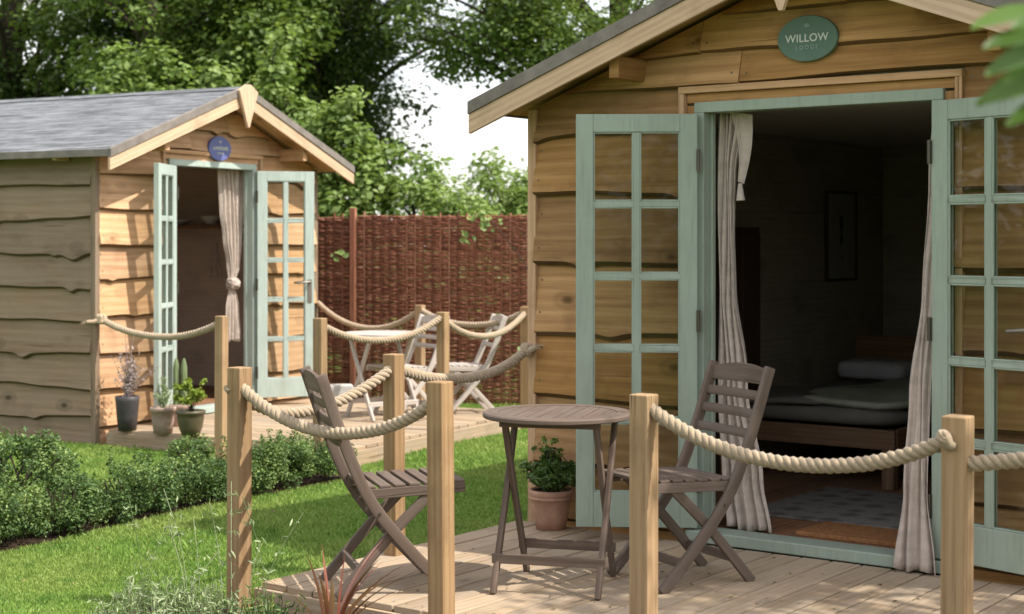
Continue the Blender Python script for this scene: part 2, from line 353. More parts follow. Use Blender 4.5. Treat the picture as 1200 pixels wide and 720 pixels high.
# ------------------------------------------------------------------ cabins
def waney(seed,amp):
    r=random.Random(seed); k=[(r.uniform(1.2,4),r.uniform(0,6.3),r.uniform(.4,1)) for _ in range(3)]+[(r.uniform(7,14),r.uniform(0,6.3),r.uniform(.1,.3)) for _ in range(2)]
    dips=[(r.uniform(-3,4),r.uniform(.03,.09),r.uniform(.4,1.6)) for _ in range(5)]
    def f(x):
        s=sum(a*math.sin(w*x+p) for w,p,a in k)*.45
        for c,w,h in dips: s-=h*math.exp(-((x-c)/w)**2)
        return s*amp
    return f
def boards(mb, ranges, edges, P, roof=None, amp=.012, seed=0, joints=None,nails=None):
    """waney-edge feather boards. ranges(z)-> list of (x0,x1); P(x,z,out) -> Vector"""
    for i in range(len(edges)-1):
        zb,zt=edges[i],edges[i+1]
        for (x0,x1) in ranges(zb,zt):
            cuts=[x0]
            rr=random.Random(seed*31+i*7+int(x0*10))
            if x1-x0>1.2 and rr.random()<.75: cuts.append(x0+(x1-x0)*rr.uniform(.3,.7))
            cuts.append(x1)
            for c in range(len(cuts)-1):
                a,b=cuts[c]+(.0015 if c else 0),cuts[c+1]-(.0015 if c<len(cuts)-2 else 0)
                w=waney(seed*97+i*13+c*5+int(abs(x0)*7),amp); r=rr.random(); o=rr.random()*50
                n=max(2,int((b-a)/.03)); xs=[a+(b-a)*k/n for k in range(n+1)]
                if roof: xs=[x for x in xs if roof(x)>zb+.015]
                if len(xs)<2: continue
                cup=rr.uniform(.9,1.25)
                rows=[];U=[]
                for t in (0,.0001,.055,.35,.66,1):
                    row=[];ur=[]
                    for x in xs:
                        zlo=zb+w(x); zhi=zt+.045
                        if roof: zhi=min(zhi,roof(x)); zlo=min(zlo,zhi-.003)
                        z=zlo+(zhi-zlo)*t
                        out=.010 if t==0 else (.030*cup if t<.01 else (.055*cup*(1-t)+.010*t)+.0015*math.sin(x*9+i))
                        row.append(P(x,z,out)); ur.append((x+o,z+o*.31))
                    rows.append(row);U.append(ur)
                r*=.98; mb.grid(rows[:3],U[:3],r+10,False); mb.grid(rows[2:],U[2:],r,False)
                if nails is not None and zt-zb>.1:
                    for xx in (a+.035,b-.035):
                        for tt in (.30,.78):
                            z=zb+(zt-zb)*tt+rr.uniform(-.01,.01)
                            if roof and roof(xx)<z+.03: continue
                            nails.face([P(xx+.0055*math.cos(1.047*k),z+.0055*math.sin(1.047*k),(.055*cup*(1-tt)+.012*tt)+.005) for k in range(6)],[(0,0)]*6,.5)
                for e in (0,-1):   # end grain
                    q=[rows[k][e] for k in (1,2,3,5)]; xx=xs[e]; q2=[P(xx,zb+(w(xx)),.0),P(xx,(min(zt+.045,roof(xx)) if roof else zt+.045),.0)]
                    pts=[q[0],q[1],q[2],q[3],q2[1],q2[0]]
                    mb.face(pts,[(o,.01*k) for k in range(6)],r)
def leaf_door(parent,loc,rz,w,z0,z1,mat,handle=True,swap=1):
    """door leaf: local x runs from hinge to lock stile. door > glass, handle, hinge"""
    mb=MB(); t=.042; st=.082; tr=.085; br=.165
    H=z1-z0
    mb.box((st/2,0,H/2),(st,t,H),axis=2); mb.box((w-st/2,0,H/2),(st,t,H),axis=2)
    mb.box((w/2,0,H-tr/2),(w-2*st,t-.002,tr),axis=0); mb.box((w/2,0,br/2),(w-2*st,t-.002,br),axis=0)
    gx0,gx1,gz0,gz1=st,w-st,br,H-tr
    mu=.030
    mb.box(((gx0+gx1)/2,0,(gz0+gz1)/2),(mu,t-.010,gz1-gz0),axis=2)
    for k in range(1,5):
        z=gz0+(gz1-gz0)*k/5
        mb.box((gx0+(gx1-gx0-mu)/4,0,z),((gx1-gx0-mu)/2,t-.012,mu*.9),axis=0); mb.box((gx1-(gx1-gx0-mu)/4,0,z),((gx1-gx0-mu)/2,t-.012,mu*.9),axis=0)
    # thin glazing beads round each light
    for cx in (0,1):
        xa=gx0 if cx==0 else (gx0+gx1)/2+mu/2; xb=(gx0+gx1)/2-mu/2 if cx==0 else gx1
        for k in range(5):
            za=gz0+(gz1-gz0)*k/5+(mu*.45 if k else 0); zb=gz0+(gz1-gz0)*(k+1)/5-(mu*.45 if k<4 else 0)
            for sy in (-1,1):
                y=sy*.010
                mb.box((xa+.004,y,(za+zb)/2),(.008,.010,zb-za),axis=2); mb.box((xb-.004,y,(za+zb)/2),(.008,.010,zb-za),axis=2)
                mb.box(((xa+xb)/2,y,za+.004),(xb-xa-.017,.009,.008),axis=0); mb.box(((xa+xb)/2,y,zb-.004),(xb-xa-.017,.009,.008),axis=0)
    d=mb.build('door',mat,parent,bevel=.003); d.location=(loc[0],loc[1],z0); d.rotation_euler=(0,0,rz)
    g=MB(); g.box(((gx0+gx1)/2,0,(gz0+gz1)/2),(gx1-gx0-.002,.004,gz1-gz0-.002)); g.build('glass',M['glass'],d)
    for zz in (.22,H*.5,H-.22):
        h=MB(); h.box((-.006,-swap*(t/2+.004),zz),(.022,.007,.10)); h.tube([(-.004,-swap*(t/2+.010),zz-.052),(-.004,-swap*(t/2+.010),zz+.052)],.006,8); h.build('hinge',M['brass'],d)
    if handle:
        h=MB()
        for sy in (-1,1):
            y=sy*(t/2+.003)
            h.box((w-st/2,y,H*.47),(.036,.007,.20)); h.tube([(w-st/2,y,H*.51),(w-st/2,y+sy*.035,H*.51),(w-st/2-.02,y+sy*.045,H*.51),(w-st/2-.12,y+sy*.045,H*.505)],.009,8)
        h.build('handle',M['steel'],d,bevel=.001)
    return d
def cabin(name,label,loc,rz,hw,ridge,depth,mats,edges_front,edges_side,leaves,sidelab=None,amp=.012,paintm=None,roofm=None,trimfelt=None,rafters=False,seed=0,inner=None,cornermat=None,ow=.615,dx=0.0):
    root=empty(name,(loc[0],loc[1],0),rz); tag(root,label,'cabin')
    sl=.37; ov=.31; side=.19; base=GZ-.05
    roofline=lambda x: ridge-.075-sl*abs(x)
    hz=2.075      # structural opening half width / top (covered by green frame)
    tw=ow+.085; tz=2.165
    wl=.02
    # structural core walls (the lining seen indoors)
    c=MB(); zt=2.10
    th=.05
    c.box(((-hw-ow+dx)/2,th/2,(zt+base)/2),(hw-ow+dx,th,zt-base),axis=0); c.box(((hw+ow+dx)/2,th/2,(zt+base)/2),(hw-ow-dx,th,zt-base),axis=0)
    c.box((dx,th/2,(hz+zt)/2),(2*ow,th,zt-hz),axis=0)
    for sx in (-1,1): c.box((sx*(hw-th/2),depth/2,(zt+base)/2),(th,depth-2*th-.002,zt-base),axis=1)
    c.box((0,depth-th/2,(zt+base)/2),(2*hw,th,zt-base),axis=0)
    # gable triangles
    for y0,y1 in ((0,th),(depth-th,depth)):
        a=Vector((-hw,y0,zt+.001)); b=Vector((hw,y0,zt+.001)); t=Vector((0,y0,roofline(0))); al=Vector((-hw,y0,max(zt+.002,roofline(hw)))); bl=Vector((hw,y0,max(zt+.002,roofline(hw))))
        P=[a,b,bl,t,al]; Q=[p+Vector((0,y1-y0,0)) for p in P]
        c.face(P,[(p.x,p.z) for p in P],.5); c.face(Q[::-1],[(p.x,p.z) for p in Q[::-1]],.5)
    c.build('inner_wall',inner or M['indoor'],root)
    m=MB(); m.box((0,depth/2,.045),(2*hw-2*th-.01,depth-2*th+.06,.02)); 
    fl=MB()
    nb=int(2*(hw-th)/.13)
    for k in range(nb): fl.box((-(hw-th)+.065+k*.13,depth/2,.030),(.127,depth-2*th-.01,.04),axis=1)
    fl.build('floor',M['indoor_floor'],root)
    m=MB(); m.box((0,depth/2,2.115),(2*hw-.02,depth-.02,.02)); m.build('ceiling',M['plaster'],root)
    # cladding
    def rg(zb,zt):
        if zb>=2.15: return [(-hw-.0,hw+.0)]
        if zt>2.0 and zb<2.15 and zb>1.9: return [(-hw,dx-tw),(dx+tw,hw)]
        return [(-hw,dx-ow),(dx+ow,hw)]
    mb=MB(); nl=MB(); boards(mb,rg,edges_front,lambda x,z,o:Vector((x,-o,z)),roofline,amp,seed+1,None,nl)
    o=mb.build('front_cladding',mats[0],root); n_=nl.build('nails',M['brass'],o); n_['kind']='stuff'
    for sx in (-1,1):
        mb=MB(); boards(mb,lambda a,b:[(0,depth)],edges_side,lambda x,z,o,sx=sx:Vector((sx*(hw+o),x,z)),lambda x:roofline(hw+.02)-.0,amp*1.3,seed+5+sx)
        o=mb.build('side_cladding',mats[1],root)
        if sidelab: o['label']=sidelab
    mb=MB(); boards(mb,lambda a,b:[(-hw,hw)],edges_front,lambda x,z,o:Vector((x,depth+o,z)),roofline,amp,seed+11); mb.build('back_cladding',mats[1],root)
    # corner boards
    for sx in (-1,1):
        for yy in (0,depth):
            s=-1 if yy==0 else 1
            mb=MB(); zc=roofline(hw)-.02
            mb.box((sx*(hw+.018),yy+s*.018,(base+zc)/2),(.050,.050,zc-base),axis=2); mb.build('corner_post',cornermat or mats[2],root,bevel=.003)
    # roof
    ex=hw+side; y0=-ov; y1=depth+.22
    for sx in (-1,1):
        mb=MB(); n=int((y1-y0)/.3)
        zr=ridge; ze=ridge-sl*ex
        L=math.hypot(ex,sl*ex)
        rows=[];U=[]
        nr=14
        for i in range(nr+1):
            t=i/nr; x=sx*ex*t; z=zr-sl*ex*t
            rows.append([Vector((x,y0+(y1-y0)*k/n,z)) for k in range(n+1)]); U.append([((y0+(y1-y0)*k/n),L*t) for k in range(n+1)])
        mb.grid(rows,U,.5,False)
        mb.grid([[p-Vector((0,0,.022)) for p in r] for r in rows][::-1],U,.5,False)
        for e in (0,-1): mb.grid([[r[e] for r in rows],[r[e]-Vector((0,0,.022)) for r in rows]],[[u[e] for u in U]]*2,.5,False)
        mb.grid([rows[-1],[p-Vector((0,0,.022)) for p in rows[-1]]],[U[-1],U[-1]],.5,False)
        mb.build('roof',roofm,root)
        # soffit boards under the roof
        sf=MB(); nrm=Vector((sl*sx,0,1)).normalized()
        a=Vector((0,(y0+y1)/2,zr-.040)); b=Vector((sx*(ex-.02),(y0+y1)/2,zr-.040-sl*(ex-.02)))
        k=0; yy=y0+.03
        while yy<y1-.03:
            sf.beam(Vector((sx*.02,yy+.055,a.z-sl*.02)),Vector((b.x,yy+.055,b.z)),.109,.016,up=(0,0,1)); yy+=.11
        sf.build('soffit',mats[0],root)
        # eave edge strip
        e=MB(); e.box((sx*(ex+.006),(y0+y1)/2,ze-.022),(.012,y1-y0+.02,.055),axis=1); e.build('eave_trim',trimfelt,root,bevel=.002)
        # bargeboards front and back: timber with a felt capping strip
        for yb,s in ((y0,-1),(y1,1)):
            def strip(za,zb_,yA,yB,mat,nm,xa=0.0):
                q=MB(); x1=sx*(ex+.012)
                pts=[(sx*xa,za-sl*xa),(x1,za-sl*abs(x1)),(x1,zb_-sl*abs(x1)),(sx*xa,zb_-sl*xa)]
                A=[Vector((x,yA,z)) for x,z in pts]; B=[Vector((x,yB,z)) for x,z in pts]; o=random.random()*9; r=random.random()
                uvf=lambda P:[(abs(p.x)*1.06+o,p.z+sl*abs(p.x)+o) for p in P]
                q.face(A,uvf(A),r); q.face(B[::-1],uvf(B[::-1]),r)
                for i in range(4):
                    j=(i+1)%4; F4=[A[j],A[i],B[i],B[j]]; q.face(F4,[(abs(p.x)*1.06+o,p.y+o) for p in F4],r)
                return q.build(nm,mat,root,bevel=.002)
            strip(ridge+.012,ridge-.052,yb+s*.002,yb+s*.034,trimfelt,'roof_edge',.0 )
            strip(ridge-.053,ridge-.150,yb+s*.001,yb+s*.024,M['barge'],'bargeboard',.0)
    # ridge cap
    rc=MB(); rc.face([Vector((-.09,y0-.01,ridge-.026)),Vector((0,y0-.01,ridge+.010)),Vector((0,y1+.01,ridge+.010)),Vector((-.09,y1+.01,ridge-.026))],[(0,0),(0,.1),(5,.1),(5,0)],.3)
    rc.face([Vector((0,y0-.01,ridge+.010)),Vector((.09,y0-.01,ridge-.026)),Vector((.09,y1+.01,ridge-.026)),Vector((0,y1+.01,ridge+.010))],[(0,.1),(0,0),(5,0),(5,.1)],.3)
    rc.build('ridge_cap',roofm,root)
    # finial: pointed timber plate over the bargeboard joint
    f=MB(); yA=y0-.062; yB=y0-.036; pts=[(-.125,ridge-.035),(-.010,ridge-.335),(.010,ridge-.335),(.125,ridge-.035),(.03,ridge+.022),(-.03,ridge+.022)]
    A=[Vector((x,yA,z)) for x,z in pts]; B=[Vector((x,yB,z)) for x,z in pts]
    f.face(A,[(p.z,p.x) for p in A],.6); f.face(B[::-1],[(p.z,p.x) for p in B[::-1]],.6)
    for i in range(6): j=(i+1)%6; f.face([A[j],A[i],B[i],B[j]],[(0,0),(.1,0),(.1,.02),(0,.02)],.6)
    f.build('finial',M['barge'],root,bevel=.002)
    # purlin ends carrying the roof overhang
    for px_ in (-.92,.92):
        p=MB(); z=roofline(abs(px_))-.100; p.box((px_,-ov/2+.005,z),(.055,ov-.04,.105),axis=1); p.build('purlin',mats[0],root,bevel=.003)
    if rafters:
        for k in range(6):
            p=MB(); p.box((-(hw+.10),.25+k*.72,roofline(hw+.1)-.0),(.14,.04,.05),axis=0); p.build('rafter_end',M['barge'],root,bevel=.002)
    # timber trim round the door
    t=MB(); t.box((dx,-.040,tz-.016),(2*tw,.036,.032),axis=0); t.build('door_trim',M['trim'],root,bevel=.002)
    for sx in (-1,1):
        t=MB(); t.box((dx+sx*(tw-.016),-.040,(tz-.032+.0)/2),(.032,.036,tz-.034),axis=2); t.build('door_trim',M['trim'],root,bevel=.002)
    t=MB(); t.box((dx,-.018,(tz-.034+hz+.012)/2),(2*tw-.07,.028,tz-.036-hz-.010),axis=0)
    for sx in (-1,1): t.box((dx+sx*(tw-.034+ow)/2,-.018,hz/2),(tw-.036-ow,.028,hz),axis=2)
    t.build('door_lining',mats[0],root,bevel=.002)
    # painted frame
    fr=MB(); fw=.052
    fr.box((dx,-.005,hz-.012),(2*ow,.095,.05),axis=0)
    for sx in (-1,1): fr.box((dx+sx*(ow-fw/2),-.005,(hz-.037+.06)/2),(fw,.094,hz-.037-.06),axis=2)
    for sx in (-1,1): fr.box((dx+sx*(ow-fw-.007),.025,(hz-.037+.06)/2),(.014,.03,hz-.039-.06),axis=2)
    fr.build('door_frame',paintm,root,bevel=.003)
    s=MB(); s.box((dx,-.035,.030),(2*ow+.04,.15,.055),axis=0); s.build('door_sill',paintm,root,bevel=.006)
    for (hx,hy,ang,w,hd,sw) in leaves: leaf_door(root,(hx,hy),ang,w,.068,2.03,paintm,hd,sw)
    return root
NR=math.atan2(-.595,.804); NO=(1.394,7.208)
LR=math.atan2(.884,.467); LO=(-2.507,13.255)
def nearP(x,y,z=0): return Vector((NO[0]+x*math.cos(NR)-y*math.sin(NR),NO[1]+x*math.sin(NR)+y*math.cos(NR),z))
def farP(x,y,z=0): return Vector((LO[0]+x*math.cos(LR)-y*math.sin(LR),LO[1]+x*math.sin(LR)+y*math.cos(LR),z))
near=cabin('timber_cabin','large timber cabin in the foreground with green oval name sign and open sage green doors',NO,NR,1.56,2.772,4.3,
  (M['clad'],M['clad'],M['trim']),[-.16,.02,.29,.62,.95,1.30,1.64,1.955,2.17,2.315,2.50,2.66],[-.16,.10,.38,.66,.95,1.25,1.55,1.82,2.08,2.3],
  [(-.585,-.075,math.atan2(.05,-.99)-NR,.575,False,-1),(.585,-.075,math.atan2(-.797,.603)-NR,.575,True,1)],None,.017,M['sage'],M['shingle'],M['felt_trim'],seed=2)
far=cabin('timber_cabin','smaller timber cabin at the left with grey shingle roof and round blue name sign',LO,LR,1.42,2.70,4.0,
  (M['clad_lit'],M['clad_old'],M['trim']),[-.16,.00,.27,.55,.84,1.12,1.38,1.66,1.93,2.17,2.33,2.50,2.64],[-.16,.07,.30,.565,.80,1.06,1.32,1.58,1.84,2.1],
  [(-.590,-.075,math.atan2(-1,-.06)-LR,.51,False,-1),(.500,-.075,math.atan2(.333,.943)-LR,.50,True,1)],'shaded weathered grey-brown waney cladding',.021,M['sage_lit'],M['shingle'],M['felt_trim_pale'],rafters=True,seed=20,inner=M['indoor_lightened'],cornermat=M['clad_old'],ow=.573,dx=-.045)

# ------------------------------------------------------------------ name signs
def textmesh(txt,size,depth,mat,parent,loc,name,spacing=1.0):
    cu=bpy.data.curves.new('lettering','FONT'); cu.body=txt; cu.size=size; cu.align_x='CENTER'; cu.align_y='CENTER'; cu.extrude=depth; cu.space_character=spacing; cu.offset=.0006
    o=bpy.data.objects.new('tmp',cu); COL.objects.link(o); dg=bpy.context.evaluated_depsgraph_get(); dg.update()
    me=bpy.data.meshes.new_from_object(o.evaluated_get(dg)); COL.objects.unlink(o); bpy.data.objects.remove(o); 
    me.materials.clear(); me.materials.append(mat)
    t=bpy.data.objects.new(name,me); COL.objects.link(t); t.parent=parent; t.location=loc; t.rotation_euler=(R(90),0,0); return t
def sign(label,P,rz,z,mat,word,sub,rx,rzz,wsize,textmat,submat):
    root=empty('name_sign',P,rz); root.location.z=z; tag(root,label,'sign')
    b=MB(); n=56; A=[Vector((rx*math.cos(6.28318*k/n),-.010,rzz*math.sin(6.28318*k/n))) for k in range(n)]
    A2=[Vector((p.x*.985,-.014,p.z*.98)) for p in A]; B=[Vector((p.x,.010,p.z)) for p in A]
    b.face(A2,[(0,0)]*n,.5); b.face(B[::-1],[(0,0)]*n,.5)
    for i in range(n):
        j=(i+1)%n; b.face([A[i],A[j],A2[j],A2[i]],[(0,0)]*4,.5); b.face([A[j],A[i],B[i],B[j]],[(0,0)]*4,.5)
    b.build('plaque',mat,root)
    textmesh(word,wsize,.0015,textmat,root,(0,-.0165,.0),'lettering',1.05)
    textmesh(sub,wsize*.52,.0012,submat,root,(0,-.0165,-rzz*.40),'lettering',1.5)
    e=MB()   # small leafy emblem
    for k in range(5):
        a=R(-60+k*30); c=Vector((math.sin(a)*.010,-.0165,rzz*.47+math.cos(a)*.012)); q=Vector((math.cos(a),0,-math.sin(a)))*.004; u=Vector((math.sin(a),0,math.cos(a)))*.010
        e.face([c-u,c-q,c+u,c+q],[(0,0)]*4,.5)
    e.box((0,-.0165,rzz*.40),(.0022,.001,.024)); e.build('emblem',submat,root)
sign('green oval sign reading WILLOW above the near cabin doors',nearP(-.02,-.050),NR,2.348,M['sign_green'],'WILLOW','LODGE',.150,.105,.050,M['white'],M['dimwhite'])
sign('round blue sign with white lettering above the far cabin doors',farP(.01,-.050),LR,2.20,M['sign_blue'],'LAVENDER','LODGE',.148,.102,.040,M['white'],M['white'])

# ------------------------------------------------------------------ decks
def deck(label,P,rz,x0,x1,y0,y1,bw=.145,fascia=True,seed=1):
    root=empty('timber_deck',P(0,0),rz); tag(root,label,'deck')
    rr=random.Random(seed)
    mb=MB(); x=x0
    while x<x1-.02:
        w=min(bw,x1-x)-.009; j=y0+(y1-y0)*rr.uniform(.3,.7)
        segs=[(y0+.002,y1)] if rr.random()<.6 else [(y0+.002,j-.002),(j+.002,y1)]
        for a,b in segs: mb.box((x+w/2,(a+b)/2,-.014+rr.uniform(-.001,.001)),(w,b-a,.028),axis=1,r=rr.random())
        x+=bw
    mb.build('deck_boards',M['deck'],root,bevel=.004)
    sm=MB(); yy=y0+.05
    while yy<y1:
        xx=x0
        while xx<x1-.05:
            for o_ in (.028,bw-.037):
                cx_,cy_=xx+o_+rr.uniform(-.003,.003),yy+rr.uniform(-.004,.004); sm.face([Vector((cx_+.0042*math.cos(1.047*k),cy_+.0042*math.sin(1.047*k),.0025)) for k in range(6)],[(0,0)]*6,.5)
            xx+=bw
        yy+=.46
    so=sm.build('screws',M['brass'],root); so['kind']='stuff'
    f=MB(); h=.13
    f.box(((x0+x1)/2,y0-.012,-.005-h/2-.02),(x1-x0+.05,.022,h),axis=0); f.build('fascia_board',M['deck'],root,bevel=.003)
    for xx in (x0-.013,x1+.013):
        f=MB(); f.box((xx,(y0+y1)/2,-.005-h/2-.02),(.022,y1-y0-.003,h),axis=1); f.build('fascia_board',M['deck'],root,bevel=.003)
    return root
deck('pale timber deck in the foreground in front of the large cabin',nearP,NR,-1.61,3.4,-1.93,-.115,seed=3)
deck('far timber deck behind the hedge in front of the smaller cabin',farP,LR,-1.40,1.20,-2.35,-.115,seed=9)

# ------------------------------------------------------------------ posts and ropes
def post(P,top,label,rz,w=.075,z0=GZ-.1):
    mb=MB(); h=top-z0
    mb.box((0,0,h/2),(w,w,h),axis=2); o=mb.build('rope_post',M['post'],None,bevel=.005); o.location=(P[0],P[1],z0); o.rotation_euler=(random.uniform(-.006,.006),random.uniform(-.006,.006),rz)
    tag(o,label,'post','timber posts carrying the rope'); return o
pA=Vector((-1.142,6.60,0)); pB=Vector((-.263,5.94,0)); pC=Vector((.454,5.45,0)); pD=Vector((1.344,4.78,0)); pE=Vector((-.533,7.19,0)); pF=Vector((2.02,4.28,0))
post(pA,.90,'post at the left front corner of the near deck above silvery plants',NR)
post(pB,.90,'post directly in front of the near left folding chair',NR)
post(pC,.90,'post between the round table and the near right folding chair',NR)
post(pD,.90,'rightmost near post in front of the right hand curtain',NR,.077)
post(pE,.913,'post on the lawn edge of the near deck behind the left folding chair',NR,.072)
post(pF,.98,'post just outside the right edge of the picture',NR)
q1=Vector((-2.06,11.18,0)); q2=Vector((-1.335,10.98,0)); q3=Vector((-.521,11.9,0)); q4=farP(2.5-1.42,-2.40); q5=farP(2.66-1.42,-1.275)
post(q1,.895,'post beside the potted plants in front of the far doorway',LR,.070)
post(q2,.89,'post at the near corner of the far deck beside the open far door',LR,.074)
post(q3,.89,'post in the middle of the far deck front edge',LR,.074)
post(q4,.882,'post at the right corner of the far deck near the big cabin wall',LR,.078)
post(q5,.868,'furthest post by the woven fence behind the far chairs',LR,.070)
def rope(a,b,sag,label,rad=.0235,pitch=.085,skew=0,ends=None,name='rope'):
    a=Vector(a);b=Vector(b);L=(b-a).length; N=int(L/.005)
    pts=[]
    for i in range(N+1):
        t=i/N; p=a.lerp(b,t); p.z-=sag*4*t*(1-t)*(1+skew*(t-.5)); 
        p.z+=.003*math.sin(t*9+L*3); pts.append(p)
    if ends: pts=ends(pts)
    mb=MB(); n=6
    for s in range(3):
        nrm=Vector((0,0,1)); rows=[];U=[];d=0
        for i,p in enumerate(pts):
            t=(pts[min(i+1,len(pts)-1)]-pts[max(i-1,0)]).normalized(); nn=(nrm-t*nrm.dot(t)).normalized(); bb=t.cross(nn)
            if i: d+=(p-pts[i-1]).length
            ph=6.28318*(d/pitch+s/3)
            c=p+(nn*math.cos(ph)+bb*math.sin(ph))*rad*.54
            hd=(t+( -nn*math.sin(ph)+bb*math.cos(ph))*(6.28318*rad*.48/pitch)).normalized()
            e1=(nn*math.cos(ph)+bb*math.sin(ph)); e2=hd.cross(e1)
            q=rad*.56*(1+.05*math.sin(i*.9+s))
            rows.append([c+(e1*math.cos(6.28318*k/n)+e2*math.sin(6.28318*k/n))*q for k in range(n)]); U.append([(d+s,k/n*.08) for k in range(n+1)])
        mb.grid(rows,U,random.random(),True,True)
        mb.face(rows[0][::-1],[(0,0)]*n,.5); mb.face(rows[-1],[(0,0)]*n,.5)
    # loose fibres
    rr=random.Random(int(L*1000))
    for k in range(int(L*70)):
        p=pts[rr.randrange(len(pts))]; d1=Vector((rr.gauss(0,1),rr.gauss(0,1),rr.gauss(0,1))).normalized()
        s1=p+d1*rad*.9; s2=p+d1*rad*1.3+Vector((rr.gauss(0,.006),rr.gauss(0,.006),rr.gauss(0,.006))); w=Vector((0,0,.0006))
        mb.face([s1-w,s1+w,s2],[(0,0)]*3,.8)
    o=mb.build(name,M['rope'],None); tag(o,label,'rope','thick ropes hung between the posts'); return o
def Z(p,z): return Vector((p.x,p.y,z))
u=Vector((.804,-.595,0))
rope(Z(pA,.83)+u*.0,Z(pB,.845),.175,'rope sagging between the two left front posts of the near deck')
rope(Z(pA,.80)+Vector((-.045,0,.015)),Z(pE,.862),.15,'rope sagging from the left front post back to the post behind the left chair',skew=-.4)
hk=nearP(-1.60,-.05,.87)
rope(Z(pE,.85),hk,.10,'rope from the post behind the left chair to the big cabin corner',skew=.35)
rope(Z(pC,.85)+u*.03,Z(pD,.838),.140,'rope sagging across the doorway between the two right front posts')
rope(Z(pD,.75),Z(pF,.90),.0,'rope leaving the rightmost near post towards the right edge')
cl=farP(-1.42,-.07,.835)
rope(cl,Z(q1,.85),.12,'rope from the far cabin corner to the post above the flower pots')
rope(Z(q2,.85),Z(q3,.86),.15,'rope along the front of the far deck between left and middle post')
rope(Z(q3,.84),Z(q4,.84),.17,'rope along the front of the far deck between middle and right post')
rope(farP(1.44,-.06,.86),Z(q5,.83),.20,'rope passing behind the far round table to the furthest post')
rope(Z(q5,.83),Z(q4,.85),.13,'rope behind the far chairs between the furthest post and right corner post')
def knot(c,r,label,tail):
    c=Vector(c); mb=MB()
    for k in range(3):
        a=k*1.05; pts=[c+Vector((r*math.cos(t+a)*math.cos(a*.7),r*.6*math.sin(t+a),r*.8*math.sin(t)*1.0)) for t in [x*6.28318/20 for x in range(21)]]
        mb.tube(pts,min(.019,r*.55),8)
    mb.tube([c,c+Vector(tail)*.5+Vector((0,0,-.01)),c+Vector(tail)],lambda t:.021*(1-.3*t),8)
    for k in range(24):
        d=Vector(tail).normalized()*random.uniform(.01,.05)+Vector((random.gauss(0,.014),random.gauss(0,.014),random.gauss(0,.014))); e=c+Vector(tail); w=Vector((0,.0,.0015))
        mb.face([e-w,e+w,e+d],[(0,0)]*3,.8)
    o=mb.build('rope_knot',M['rope'],None); tag(o,label,'knot')
knot(cl+Vector((0,-.02,.0)),.030,'frayed rope knot tied at the left cabin corner above the pots',(-.10,-.04,-.02))
knot(Z(pD,.84)+Vector((-.045,-.035,.0)),.016,'rope loop tied to the rightmost near post',(.03,.0,-.03))
knot(hk+Vector((0,-.02,.0)),.026,'frayed rope knot on a hook at the big cabin left corner',(.05,-.06,.02))

